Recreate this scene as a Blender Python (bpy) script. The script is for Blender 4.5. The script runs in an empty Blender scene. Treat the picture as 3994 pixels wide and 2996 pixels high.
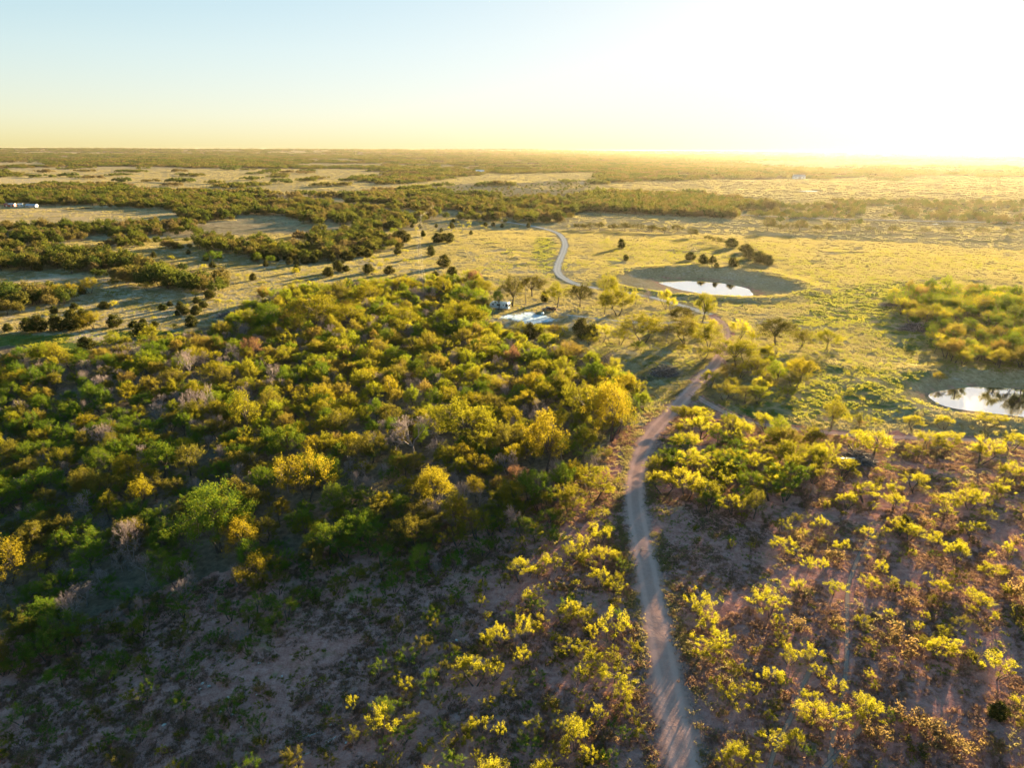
import bpy, math, random
import numpy as np
from mathutils import Vector, Matrix

# ------------------------------------------------------------------ camera, sky, sun, exposure
sc = bpy.context.scene
COL = sc.collection
PW, PH = 3994.0, 2996.0                 # photograph size; pixel coordinates below are in these units
FPX = 1997.0 / math.tan(math.radians(36.0))
PITCH = math.radians(18.42)
ROLL = math.radians(0.24)
CAM_H = 60.0
cam_d = bpy.data.cameras.new('camera')
cam = bpy.data.objects.new('camera', cam_d)
COL.objects.link(cam)
cam_d.sensor_fit = 'HORIZONTAL'
cam_d.angle = math.radians(72.0)
cam_d.clip_start = 1.0
cam_d.clip_end = 200000.0
cam.location = (0, 0, CAM_H)
CAM_M = Matrix.Rotation(math.pi / 2 - PITCH, 3, 'X') @ Matrix.Rotation(ROLL, 3, 'Z')
cam.rotation_euler = CAM_M.to_euler()
sc.camera = cam

SUN_AZ, SUN_EL = math.radians(33.0), math.radians(9.0)     # azimuth clockwise from +Y
world = bpy.data.worlds.new('World')
sc.world = world
world.use_nodes = True
wn, wl = world.node_tree.nodes, world.node_tree.links
wn.clear()
sky = wn.new('ShaderNodeTexSky')
sky.sky_type = 'NISHITA'
sky.sun_disc = False
sky.sun_elevation = SUN_EL
sky.sun_rotation = SUN_AZ
sky.altitude = 200
sky.air_density = 1.0
sky.dust_density = 0.5
sky.ozone_density = 1.8
bgn = wn.new('ShaderNodeBackground')
bgn.inputs['Strength'].default_value = 0.053
wo = wn.new('ShaderNodeOutputWorld')
# the photograph's highlights roll off softly: c / (1 + c / 2.1), the same everywhere in the sky
vdiv = wn.new('ShaderNodeVectorMath'); vdiv.operation = 'DIVIDE'; vdiv.inputs[1].default_value = (2.1, 2.1, 2.1)
vadd = wn.new('ShaderNodeVectorMath'); vadd.operation = 'ADD'; vadd.inputs[1].default_value = (1.0, 1.0, 1.0)
vout = wn.new('ShaderNodeVectorMath'); vout.operation = 'DIVIDE'
wl.new(sky.outputs[0], vdiv.inputs[0]); wl.new(vdiv.outputs[0], vadd.inputs[0])
wl.new(sky.outputs[0], vout.inputs[0]); wl.new(vadd.outputs[0], vout.inputs[1])
hsv = wn.new('ShaderNodeHueSaturation'); hsv.inputs['Saturation'].default_value = 1.55
wl.new(vout.outputs[0], hsv.inputs['Color'])
wl.new(hsv.outputs[0], bgn.inputs[0])
wl.new(bgn.outputs[0], wo.inputs[0])

sun_d = bpy.data.lights.new('sun', 'SUN')
sun_d.energy = 3.3
sun_d.angle = math.radians(0.6)
sun_d.color = (1.0, 0.75, 0.42)
sun = bpy.data.objects.new('sun', sun_d)
COL.objects.link(sun)
SV = Vector((math.sin(SUN_AZ) * math.cos(SUN_EL), math.cos(SUN_AZ) * math.cos(SUN_EL), math.sin(SUN_EL)))
sun.rotation_euler = SV.to_track_quat('Z', 'Y').to_euler()
sun.location = SV * 300

sc.view_settings.view_transform = 'Standard'
sc.view_settings.look = 'None'
sc.view_settings.gamma = 1.0
sc.view_settings.exposure = 3.6
sc.cycles.max_bounces = 6
sc.cycles.diffuse_bounces = 3
sc.cycles.glossy_bounces = 2
sc.cycles.transmission_bounces = 3
sc.cycles.transparent_max_bounces = 8
sc.cycles.volume_bounces = 1
sc.cycles.use_denoising = True
sc.cycles.caustics_reflective = False
sc.cycles.caustics_refractive = False

rng = np.random.default_rng(7)

# ------------------------------------------------------------------ maths helpers
def vnoise(x, y, seed=0):
    x = np.asarray(x, float); y = np.asarray(y, float)
    xi = np.floor(x).astype(np.int64); yi = np.floor(y).astype(np.int64)
    fx = x - xi; fy = y - yi
    fx = fx * fx * (3 - 2 * fx); fy = fy * fy * (3 - 2 * fy)
    def h(a, b):
        n = (a * 374761393 + b * 668265263 + seed * 144269504) & 0xffffffff
        n = ((n ^ (n >> 13)) * 1274126177) & 0xffffffff
        return ((n ^ (n >> 16)) & 0xffff) / 65535.0
    a = h(xi, yi); b = h(xi + 1, yi); c = h(xi, yi + 1); d = h(xi + 1, yi + 1)
    return (a + (b - a) * fx) * (1 - fy) + (c + (d - c) * fx) * fy

def fbm(x, y, seed=0, oct=4):
    s = 0; a = .5; t = 0
    x = np.asarray(x, float); y = np.asarray(y, float)
    for i in range(oct):
        s = s + a * vnoise(x, y, seed + i * 17); t += a
        x = x * 2.03 + 11.3; y = y * 2.03 - 7.1; a *= .5
    return s / t - .5

def sstep(a, b, v):
    t = np.clip((np.asarray(v, float) - a) / (b - a), 0, 1)
    return t * t * (3 - 2 * t)

CM = np.array(CAM_M)
def ray_dirs(px, py):
    px = np.asarray(px, float); py = np.asarray(py, float)
    d = np.stack([(px - PW / 2) / FPX, -(py - PH / 2) / FPX, -np.ones_like(px)], -1)
    return d @ CM.T

def project(x, y, z):
    p = np.stack([np.asarray(x, float), np.asarray(y, float), np.asarray(z, float) - CAM_H], -1)
    c = p @ CM
    dep = -c[..., 2]
    ok = dep > 1
    dd = np.where(ok, dep, 1)
    return np.where(ok, PW / 2 + c[..., 0] / dd * FPX, -1e6), np.where(ok, PH / 2 - c[..., 1] / dd * FPX, 1e6), dep

def flat(px, py, z=0.0):
    d = ray_dirs(px, py)
    t = (z - CAM_H) / np.minimum(d[..., 2], -1e-4)
    return d[..., 0] * t, d[..., 1] * t

def in_poly(px, py, poly):
    px = np.asarray(px, float); py = np.asarray(py, float)
    r = np.zeros(px.shape, bool)
    n = len(poly)
    for i in range(n):
        x1, y1 = poly[i]; x2, y2 = poly[(i + 1) % n]
        if y1 == y2: continue
        c = ((y1 > py) != (y2 > py)) & (px < (x2 - x1) * (py - y1) / (y2 - y1) + x1)
        r ^= c
    return r

def seg_dist(x, y, pts, reach=60.0):
    x = np.asarray(x, float); y = np.asarray(y, float)
    best = np.full(x.shape, 1e9)
    P = np.array(pts)
    near = (x > P[:, 0].min() - reach) & (x < P[:, 0].max() + reach) & (y > P[:, 1].min() - reach) & (y < P[:, 1].max() + reach)
    if x.ndim and not near.all():
        if near.any(): best[near] = seg_dist(x[near], y[near], pts, 1e9)
        return best
    for (x1, y1), (x2, y2) in zip(pts[:-1], pts[1:]):
        dx, dy = x2 - x1, y2 - y1
        t = np.clip(((x - x1) * dx + (y - y1) * dy) / (dx * dx + dy * dy + 1e-9), 0, 1)
        best = np.minimum(best, np.hypot(x - x1 - t * dx, y - y1 - t * dy))
    return best

# ------------------------------------------------------------------ terrain
SA, CA = math.sin(SUN_AZ), math.cos(SUN_AZ)
_ug = np.linspace(-400, 400, 1601)
_sl = 0.088 * sstep(118, 66, _ug) * sstep(-190, -60, _ug)
_drop = np.concatenate([[0], np.cumsum((_sl[1:] + _sl[:-1]) * .5 * (_ug[1] - _ug[0]))])
_drop = _drop - _drop[-1]
def ellipse_from(px, py, rx, ry, rot, z=0.0):
    cx, cy = flat(px, py, z)
    return float(cx), float(cy), rx, ry, rot
# stock ponds: centre, half sizes, turn, depth, water level
PONDS = [
    dict(e=(92.0, 337.0, 42, 42, math.radians(-35)), w=(94.0, 339.0, 24.5, 16.0, math.radians(-47)), depth=4.6, water=-3.1),
    dict(e=(132.0, 170.5, 31, 20, math.radians(-4)), w=(131.5, 170.8, 22.5, 12.4, math.radians(-4)), depth=2.4, water=-1.35),
]
DAM = [tuple(map(float, flat(a, b))) for a, b in ((3080, 1418), (3350, 1434), (3650, 1450), (4100, 1475), (4500, 1500))]
MOUNDS = [(1890, 932, 5, .8), (1918, 951, 4.5, .9), (1928, 964, 4, .7), (1988, 989, 5, 1.0), (2016, 1008, 5.5, 1.2), (2045, 1030, 5, 1.0),
          (1640, 1128, 9, 1.2), (1900, 1085, 8, 1.0), (2290, 870, 9, 1.1), (2390, 875, 8, 1.0), (2440, 850, 9, 1.0)]
MOUNDS_W = [tuple(map(float, flat(a, b))) + (r, h) for a, b, r, h in MOUNDS]

def ell_q(e, x, y, a=.05, ph=0.0):
    cx, cy, rx, ry, rot = e
    c, s = math.cos(rot), math.sin(rot)
    lx = (x - cx) * c + (y - cy) * s; ly = -(x - cx) * s + (y - cy) * c
    ang = np.arctan2(ly / ry, lx / rx)
    wob = 1 + a * np.sin(2 * ang + 1 + ph) + a * .8 * np.sin(3 * ang + 2.2 + ph) + a * .4 * np.sin(7 * ang + ph)
    return np.hypot(lx / rx, ly / ry) / wob
def pond_d(p, x, y):
    return (1 - ell_q(p['e'], x, y)) * min(p['e'][2:4])        # metres inside the rim (positive inside)
def pond_s(p, x, y):
    """0 at the rim, 1 at the water's edge, above 1 under water"""
    qo = ell_q(p['e'], x, y); qi = ell_q(p['w'], x, y, .06, 1.7)
    a = np.clip(1 - qo, 0, 1) * min(p['e'][2:4]); b = np.clip(qi - 1, 0, 9) * min(p['w'][2:4])
    return np.where(qi < 1, 1 + (1 - qi), np.where(qo > 1, 0, a / (a + b + 1e-6)))

def H(x, y):
    x = np.asarray(x, float); y = np.asarray(y, float)
    r = np.hypot(x, y)
    u = x * SA + y * CA
    z = np.interp(u, _ug, _drop)
    z = z + fbm(x / 7, y / 7, 3, 3) * .5 * sstep(700, 200, r)
    z = z + fbm(x / 60, y / 60, 5, 3) * 1.6 * sstep(60, 200, r) * sstep(3000, 900, r)
    z = z + fbm(x / 330, y / 330, 8, 3) * 5.0 * sstep(330, 900, r)
    z = z + fbm(x / 1700, y / 1700, 12, 3) * 16 * sstep(900, 3500, r)
    z = z + 48 * sstep(5000, 12800, r) + fbm(x / 2600, y / 2600, 15, 3) * 19 * sstep(4000, 9000, r)
    # low dam above the nearer pond: the pasture behind it stands higher
    dd = seg_dist(x, y, DAM)
    z = z + 1.3 * np.exp(-(dd / 4.5) ** 2) * sstep(1100, 500, r)
    for p in PONDS:
        d = pond_d(p, x, y)
        rim = 1.3 * np.exp(-((d + 3.0) / 4.5) ** 2)
        sp = pond_s(p, x, y)
        dep = -p['water'] * np.minimum(sp, 1) ** .85 + (p['depth'] + p['water']) * np.clip(sp - 1, 0, 1)
        m = sstep(-25, 0, d)
        z = z * (1 - m) + m * (0.0) + rim - dep
    for mx, my, mr, mh in MOUNDS_W:
        q = np.hypot(x - mx, y - my) / mr
        z = z + mh * np.exp(-q * q * 2.2) * (1 + .8 * fbm(x / 1.7, y / 1.7, 31, 2))
    return z

def at(px, py):
    """photo pixel -> point on the terrain (x, y, z)"""
    d = ray_dirs(np.atleast_1d(px), np.atleast_1d(py))
    dz = np.minimum(d[:, 2], -2e-3)
    t = -CAM_H / dz
    for _ in range(22):
        t = t * .35 + .65 * np.clip((H(d[:, 0] * t, d[:, 1] * t) - CAM_H) / dz, 20, 60000)
    x, y = d[:, 0] * t, d[:, 1] * t
    return np.stack([x, y, H(x, y)], -1)

# ------------------------------------------------------------------ object helpers
def tag(o, label=None, cat=None, group=None, kind=None):
    if label: o['label'] = label
    if cat: o['category'] = cat
    if group: o['group'] = group
    if kind: o['kind'] = kind
    return o

def np_mesh(name, verts, faces, mats=(), fmat=None, smooth=False):
    """verts (N,3); faces: list of int arrays, each (M,k)"""
    me = bpy.data.meshes.new(name)
    verts = np.asarray(verts, np.float32)
    faces = [np.asarray(f, np.int32) for f in faces if len(f)]
    nl = sum(f.size for f in faces); nf = sum(len(f) for f in faces)
    me.vertices.add(len(verts)); me.vertices.foreach_set('co', verts.ravel())
    me.loops.add(nl); me.loops.foreach_set('vertex_index', np.concatenate([f.ravel() for f in faces]))
    me.polygons.add(nf)
    tot = np.concatenate([np.full(len(f), f.shape[1], np.int32) for f in faces])
    st = np.concatenate([[0], np.cumsum(tot)[:-1]]).astype(np.int32)
    me.polygons.foreach_set('loop_start', st)
    for m in mats: me.materials.append(m)
    if fmat is not None: me.polygons.foreach_set('material_index', np.asarray(fmat, np.int32))
    if smooth: me.polygons.foreach_set('use_smooth', np.ones(nf, bool))
    me.update(calc_edges=True)
    return me

def link(name, me, parent=None, loc=None):
    o = bpy.data.objects.new(name, me)
    COL.objects.link(o)
    if parent is not None: o.parent = parent
    if loc is not None: o.location = loc
    return o

def empty(name, loc, rz=0.0):
    o = bpy.data.objects.new(name, None)
    o.empty_display_size = .5
    COL.objects.link(o)
    o.location = loc; o.rotation_euler = (0, 0, rz)
    return o

class MB:
    """collects simple shapes into one mesh"""
    def __init__(s): s.v = []; s.f = []; s.n = 0
    def add(s, v, f):
        v = np.asarray(v, float)
        s.v.append(v)
        for q in f: s.f.append([i + s.n for i in q])
        s.n += len(v)
    def box(s, x0, x1, y0, y1, z0, z1, M=None):
        v = np.array([(x0, y0, z0), (x1, y0, z0), (x1, y1, z0), (x0, y1, z0), (x0, y0, z1), (x1, y0, z1), (x1, y1, z1), (x0, y1, z1)], float)
        if M is not None: v = np.array([M @ Vector(p) for p in v])
        s.add(v, [(3, 2, 1, 0), (4, 5, 6, 7), (0, 1, 5, 4), (1, 2, 6, 5), (2, 3, 7, 6), (3, 0, 4, 7)])
    def prism_y(s, prof, y0, y1):
        """profile in x,z extruded along y"""
        n = len(prof)
        v = [(x, y0, z) for x, z in prof] + [(x, y1, z) for x, z in prof]
        f = [tuple(range(n)), tuple(range(2 * n - 1, n - 1, -1))]
        for i in range(n):
            j = (i + 1) % n
            f.append((i, i + n, j + n, j))
        s.add(v, f)
    def tube(s, pts, rad, n=8, cap=True):
        v, f = tube(np.asarray(pts, float), np.asarray(rad, float), n)
        k = len(pts)
        fl = [tuple(q) for q in f]
        if cap:
            fl.append(tuple(range(n - 1, -1, -1))); fl.append(tuple(range((k - 1) * n, k * n)))
        s.add(v, fl)
    def lathe(s, prof, c=(0, 0, 0), n=16):
        """profile radius,z about the z axis"""
        s.tube([(c[0], c[1], c[2] + z) for r, z in prof], [r for r, z in prof], n)
    def build(s, name, mat, parent=None, bevel=0.0, smooth=False, loc=None):
        me = bpy.data.meshes.new(name)
        me.from_pydata([tuple(p) for p in np.concatenate(s.v)], [], s.f)
        if smooth:
            me.polygons.foreach_set('use_smooth', np.ones(len(me.polygons), bool))
        me.materials.append(mat)
        o = link(name, me, parent, loc)
        if bevel:
            b = o.modifiers.new('bevel', 'BEVEL'); b.width = bevel; b.segments = 2; b.limit_method = 'ANGLE'
        return o

def tube(P, R, n):
    """tapered tube through points P with radii R"""
    k = len(P)
    T = np.gradient(P, axis=0)
    T /= np.linalg.norm(T, axis=1)[:, None] + 1e-9
    ref = np.array([0, 0, 1.0]) if abs(T[:, 2]).mean() < .8 else np.array([1.0, 0, 0])
    A = np.cross(T, ref); A /= np.linalg.norm(A, axis=1)[:, None] + 1e-9
    B = np.cross(T, A)
    an = np.arange(n) / n * 2 * math.pi
    V = P[:, None, :] + R[:, None, None] * (np.cos(an)[None, :, None] * A[:, None, :] + np.sin(an)[None, :, None] * B[:, None, :])
    i = np.arange(k - 1)[:, None] * n; j = np.arange(n)[None, :]; j2 = (j + 1) % n
    F = np.stack([i + j, i + j2, i + n + j2, i + n + j], -1).reshape(-1, 4)
    return V.reshape(-1, 3), F

# ------------------------------------------------------------------ materials
class NT:
    def __init__(s, name):
        s.m = bpy.data.materials.new(name); s.m.use_nodes = True
        s.t = s.m.node_tree; s.t.nodes.clear()
        s.out = s.t.nodes.new('ShaderNodeOutputMaterial')
    def n(s, typ, ins=None, **kw):
        nd = s.t.nodes.new(typ)
        for k, v in kw.items(): setattr(nd, k, v)
        for k, v in (ins or {}).items():
            if isinstance(v, bpy.types.NodeSocket): s.t.links.new(v, nd.inputs[k])
            else: nd.inputs[k].default_value = v
        return nd
    def noise(s, vec, scale, detail=3, rough=.6, dist=0.0):
        return s.n('ShaderNodeTexNoise', {'Vector': vec, 'Scale': scale, 'Detail': detail, 'Roughness': rough, 'Distortion': dist}).outputs['Fac']
    def math(s, op, a, b=0.0, c=None, clamp=False):
        nd = s.n('ShaderNodeMath', operation=op, use_clamp=clamp)
        for i, v in enumerate((a, b) if c is None else (a, b, c)):
            if isinstance(v, bpy.types.NodeSocket): s.t.links.new(v, nd.inputs[i])
            else: nd.inputs[i].default_value = v
        return nd.outputs[0]
    def mix(s, fac, a, b):
        nd = s.n('ShaderNodeMix', data_type='RGBA')
        for i, v in ((0, fac), (6, a), (7, b)):
            if isinstance(v, bpy.types.NodeSocket): s.t.links.new(v, nd.inputs[i])
            else: nd.inputs[i].default_value = v if i == 0 else (*v, 1)
        return nd.outputs[2]
    def ramp(s, fac, stops, interp='LINEAR'):
        nd = s.n('ShaderNodeValToRGB', {'Fac': fac})
        nd.color_ramp.interpolation = interp
        e = nd.color_ramp.elements
        while len(e) < len(stops): e.new(.5)
        for el, (p, c) in zip(e, stops):
            el.position = p; el.color = (*c, 1) if len(c) == 3 else c
        return nd.outputs['Color']
    def remap(s, v, a, b):
        return s.n('ShaderNodeMapRange', {'Value': v, 'From Min': a, 'From Max': b, 'To Min': 0.0, 'To Max': 1.0}, interpolation_type='SMOOTHSTEP').outputs[0]
    def pos(s): return s.n('ShaderNodeNewGeometry').outputs['Position']
    def attr(s, name): return s.n('ShaderNodeAttribute', attribute_name=name).outputs['Fac']
    def bump(s, h, strength, dist):
        return s.n('ShaderNodeBump', {'Height': h, 'Strength': strength, 'Distance': dist}).outputs[0]
    def done(s, shader):
        s.t.links.new(shader, s.out.inputs['Surface']); return s.m

def plain(name, col, rough=.6, var=.15, scale=3.0, metal=0.0, spec=.5):
    t = NT(name)
    co = t.n('ShaderNodeTexCoord').outputs['Object']
    f = t.noise(co, scale, 4)
    a = tuple(c * (1 - var) for c in col); b = tuple(min(1, c * (1 + var)) for c in col)
    c = t.mix(t.remap(f, .3, .7), a, b)
    p = t.n('ShaderNodeBsdfPrincipled', {'Base Color': c, 'Roughness': rough, 'Metallic': metal, 'Specular IOR Level': spec})
    return t.done(p.outputs[0])

def leaf_mat(name, dif, tra, tfac=.5, dif2=None, tra2=None, tint_rand=.25):
    """leaves let light through: diffuse on top, translucent from behind; colour varies by plant and by clump"""
    t = NT(name)
    rnd = t.n('ShaderNodeObjectInfo').outputs['Random']
    co = t.n('ShaderNodeTexCoord').outputs['Object']
    cl = t.noise(co, .9, 2)
    v = t.math('ADD', t.math('MULTIPLY', rnd, .6), t.math('MULTIPLY', t.remap(cl, .3, .7), .4))
    dif2 = dif2 or tuple(c * .65 for c in dif); tra2 = tra2 or tuple(c * .65 for c in tra)
    dc = t.mix(v, dif, dif2); tc = t.mix(v, tra, tra2)
    d = t.n('ShaderNodeBsdfDiffuse', {'Color': dc}); r = t.n('ShaderNodeBsdfTranslucent', {'Color': tc})
    m = t.n('ShaderNodeMixShader', {0: tfac, 1: d.outputs[0], 2: r.outputs[0]})
    return t.done(m.outputs[0])

LEAF = {
    'green':   leaf_mat('leaf_green', (0.089, 0.179, 0.021), (0.156, 0.213, 0.012), 0.36, (0.084, 0.137, 0.023), (0.172, 0.193, 0.012)),
    'yellow':  leaf_mat('leaf_yellow_green', (0.110, 0.137, 0.021), (0.295, 0.283, 0.015), 0.46, (0.116, 0.121, 0.023), (0.303, 0.254, 0.015)),
    'olive':   leaf_mat('leaf_olive', (0.100, 0.105, 0.027), (0.230, 0.217, 0.021), 0.44, (0.105, 0.095, 0.032), (0.246, 0.197, 0.025)),
    'gold':    leaf_mat('leaf_gold', (0.147, 0.137, 0.021), (0.361, 0.312, 0.015), 0.49, (0.147, 0.121, 0.023), (0.353, 0.271, 0.016)),
    'rust':    leaf_mat('leaf_rust', (0.168, 0.089, 0.068), (0.279, 0.131, 0.074), 0.44, (0.147, 0.095, 0.063), (0.246, 0.139, 0.066)),
    'mesq':    leaf_mat('leaf_mesquite', (.09, .115, .02), (.45, .425, .022), .58, (.10, .115, .022), (.46, .395, .022)),
    'cedar':   leaf_mat('leaf_cedar', (.035, .055, .018), (.10, .11, .02), .3, (.045, .055, .018), (.14, .11, .02)),
    'dark':    leaf_mat('leaf_dark_olive', (.060, .066, .02), (.13, .12, .016), .35, (.07, .065, .022), (.15, .12, .018)),  # olive leaf darkened in its colour to stand for backlit shade
    'brush':   leaf_mat('leaf_dry_brush', (.16, .125, .07), (.32, .23, .075), .45, (.165, .12, .065), (.33, .21, .07)),
    'grass':   leaf_mat('blade_dry', (.30, .26, .13), (.37, .31, .12), .5, (.21, .19, .085), (.28, .245, .08)),
    'grassg':  leaf_mat('blade_green', (.10, .14, .03), (.30, .32, .04), .5, (.12, .13, .03), (.34, .30, .04)),
    'litter':  leaf_mat('blade_grey', (.33, .20, .14), (.30, .19, .11), .4, (.23, .135, .095), (.23, .14, .08)),
}
def mixed_leaf(name, stops, tf=.5):
    t = NT(name)
    rnd = t.n('ShaderNodeObjectInfo').outputs['Random']
    co = t.n('ShaderNodeTexCoord').outputs['Object']
    cl = t.noise(co, .5, 2)
    v = t.math('ADD', t.math('MULTIPLY', rnd, .85), t.math('MULTIPLY', cl, .15))
    dc = t.ramp(v, [(p, d) for p, d, r in stops]); tc = t.ramp(v, [(p, r) for p, d, r in stops])
    d = t.n('ShaderNodeBsdfDiffuse', {'Color': dc}); r = t.n('ShaderNodeBsdfTranslucent', {'Color': tc})
    m = t.n('ShaderNodeMixShader', {0: tf, 1: d.outputs[0], 2: r.outputs[0]})
    return t.done(m.outputs[0])
LEAF['mixed'] = mixed_leaf('leaf_mixed', [(0, (.08, .155, .02), (.20, .27, .015)), (.35, (.10, .14, .02), (.32, .33, .018)),
                                          (.65, (.10, .10, .022), (.34, .31, .02)), (.88, (.11, .09, .035), (.30, .22, .035)), (1, (.14, .10, .06), (.34, .22, .08))])
LEAF['far'] = mixed_leaf('leaf_far', [(0, (.032, .062, .02), (.08, .11, .02)), (.4, (.055, .078, .022), (.15, .165, .02)),
                                      (.7, (.085, .08, .03), (.19, .16, .03)), (1, (.115, .09, .06), (.22, .155, .07))], .4)
BARK = plain('bark', (.085, .065, .05), .9, .3, 4)
BARK_G = plain('bark_grey', (.24, .20, .185), .9, .3, 4)
BARK_P = plain('bark_twig', (.27, .21, .195), .9, .25, 2)

def ground_material():
    t = NT('ground_surface')
    P = t.pos()
    n20 = t.noise(P, .045, 4, .55)
    n5 = t.noise(P, .22, 4, .6, .4)
    n1 = t.noise(P, .9, 4, .65, .3)
    nf = t.noise(P, 5.0, 3, .7)
    dirt, green, wood, pale = (t.attr(a) for a in ('dirt', 'green', 'wood', 'pale'))
    dry = t.ramp(n1, [(.28, (.27, .20, .11)), (.48, (.42, .32, .18)), (.7, (.56, .45, .28))])
    olive = t.ramp(n1, [(.3, (.12, .115, .04)), (.7, (.26, .22, .085))])
    dry = t.mix(t.math('MULTIPLY', t.remap(t.math('ADD', t.math('MULTIPLY', n20, .6), t.math('MULTIPLY', n5, .4)), .44, .60), .62), dry, olive)
    grn = t.ramp(n1, [(.3, (.06, .10, .02)), (.7, (.15, .19, .045))])
    drt = t.ramp(t.math('ADD', t.math('MULTIPLY', n1, .6), t.math('MULTIPLY', nf, .4)), [(.28, (.19, .075, .055)), (.46, (.46, .205, .16)), (.66, (.64, .345, .285))])
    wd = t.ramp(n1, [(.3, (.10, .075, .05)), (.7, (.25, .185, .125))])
    pl = t.ramp(n1, [(.3, (.34, .27, .19)), (.7, (.55, .46, .34))])
    jit = t.math('ADD', t.math('MULTIPLY', t.math('SUBTRACT', n5, .5), 1.1), t.math('MULTIPLY', t.math('SUBTRACT', n1, .5), .7))
    def soft(a): return t.remap(t.math('ADD', a, jit), .32, .68)
    def gate(a): return t.math('MULTIPLY', soft(a), t.remap(a, 0.0, .12))
    c = t.mix(gate(green), dry, grn)
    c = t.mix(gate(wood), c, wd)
    c = t.mix(gate(dirt), c, drt)
    c = t.mix(gate(pale), c, pl)
    h = t.math('ADD', t.math('MULTIPLY', n1, 1.0), t.math('MULTIPLY', nf, .35))
    d = t.n('ShaderNodeBsdfDiffuse', {'Color': c, 'Roughness': .8, 'Normal': t.bump(h, .9, .55)})
    return t.done(d.outputs[0])
GROUND_MAT = ground_material()

def road_material(name, c0, c1, edge=.22, rut=.35):
    t = NT(name)
    P = t.pos()
    a = t.attr('across')                    # -1 .. 1 across the road
    n1 = t.noise(P, 1.1, 4, .65); nf = t.noise(P, 6.0, 3, .7)
    ab = t.math('ABSOLUTE', a)
    c = t.ramp(t.math('ADD', t.math('MULTIPLY', n1, .55), t.math('MULTIPLY', nf, .45)), [(.3, c0), (.68, c1)])
    rutm = t.math('SUBTRACT', 1.0, t.remap(t.math('ABSOLUTE', t.math('SUBTRACT', ab, .30)), .04, .18))
    c = t.mix(t.math('MULTIPLY', rutm, rut), c, tuple(min(1, v * 1.25) for v in c1))
    d = t.n('ShaderNodeBsdfDiffuse', {'Color': c, 'Roughness': .7, 'Normal': t.bump(t.math('ADD', n1, t.math('MULTIPLY', nf, .5)), .6, .12)})
    tr = t.n('ShaderNodeBsdfTransparent')
    al = t.remap(t.math('ADD', ab, t.math('ADD', t.math('MULTIPLY', t.math('SUBTRACT', n1, .5), 1.1), t.math('MULTIPLY', t.math('SUBTRACT', t.noise(P, .35, 3, .6), .5), .9))), 1.0 - edge, 1.0)
    m = t.n('ShaderNodeMixShader', {0: al, 1: d.outputs[0], 2: tr.outputs[0]})
    return t.done(m.outputs[0])
MAT_TRACK = road_material('track_dirt', (.41, .235, .19), (.56, .35, .285), .65, .5)
MAT_GRAVEL = road_material('road_gravel', (.42, .37, .32), (.62, .57, .50), .5)
MAT_PATH = road_material('path_dirt', (.24, .17, .14), (.36, .28, .23), .6, .1)

def water_material():
    t = NT('pond_water')
    n = t.noise(t.pos(), .8, 3, .6)
    p = t.n('ShaderNodeBsdfPrincipled', {'Base Color': (.035, .035, .02, 1), 'Roughness': .04, 'IOR': 1.33, 'Normal': t.bump(n, .03, .05)})
    g = t.n('ShaderNodeBsdfGlossy', {'Color': (1, 1, 1, 1), 'Roughness': .05, 'Normal': t.bump(n, .03, .05)})
    return t.done(t.n('ShaderNodeMixShader', {0: .6, 1: p.outputs[0], 2: g.outputs[0]}).outputs[0])
WATER = water_material()

# ------------------------------------------------------------------ regions, traced in photo pixels
L, R_ = -1600, 5600
WOODLAND = [(L, 1400), (0, 1385), (350, 1345), (820, 1290), (1000, 1160), (1150, 1120), (1500, 1090), (1860, 1085), (1905, 1150), (1900, 1230), (1960, 1290),
            (2200, 1345), (2380, 1400), (2470, 1470), (2520, 1560), (2430, 1650), (2330, 1800), (2180, 1930), (1850, 2060), (1300, 2140), (700, 2330), (0, 2560), (L, 2800)]
SCRUB = [(L, 4400), (L, 2560), (300, 2430), (1000, 2200), (1800, 2030), (2300, 1850), (2450, 1640), (2650, 1580), (3000, 1640), (3400, 1720), (R_, 1740), (R_, 4400)]
GREEN = [[(L, 1330), (0, 1318), (300, 1298), (760, 1290), (1000, 1300), (700, 1340), (300, 1370), (L, 1420)],
         [(2420, 1060), (2560, 1100), (2760, 1200), (3050, 1260), (3300, 1150), (3500, 1150), (3400, 1260), (3100, 1280), (2900, 1220), (2600, 1170), (2400, 1100)],
         [(3060, 1420), (3600, 1450), (3680, 1560), (3400, 1660), (3000, 1620), (2950, 1500)],
         [(2090, 925), (2165, 930), (2172, 1050), (2115, 1078), (2075, 1000)],
         [(3050, 1130), (3600, 1100), (3600, 1400), (3300, 1240)]]
CAMP_GROUND = [(1890, 1185), (2050, 1160), (2250, 1190), (2500, 1200), (2640, 1240), (2500, 1290), (2200, 1300), (1960, 1285), (1890, 1240)]
PALE = [CAMP_GROUND, [(300, 1330), (760, 1318), (640, 1330), (420, 1342)], [(900, 1120), (1500, 1040), (1560, 1060), (1200, 1110), (900, 1150)],
        [(L, 680), (0, 688), (360, 694), (180, 716), (0, 735), (L, 745)], [(1520, 960), (1640, 950), (1640, 1075), (1530, 1070)],
        [(L, 1040), (300, 1060), (700, 1120), (1000, 1090), (1000, 1200), (700, 1290), (0, 1300), (L, 1330)], [(300, 945), (900, 960), (900, 1040), (600, 985)], [(900, 960), (1560, 900), (1600, 1050), (1000, 1100)],
        [(1760, 960), (1900, 970), (2120, 1060), (2080, 1090), (1850, 1020)]]
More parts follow.
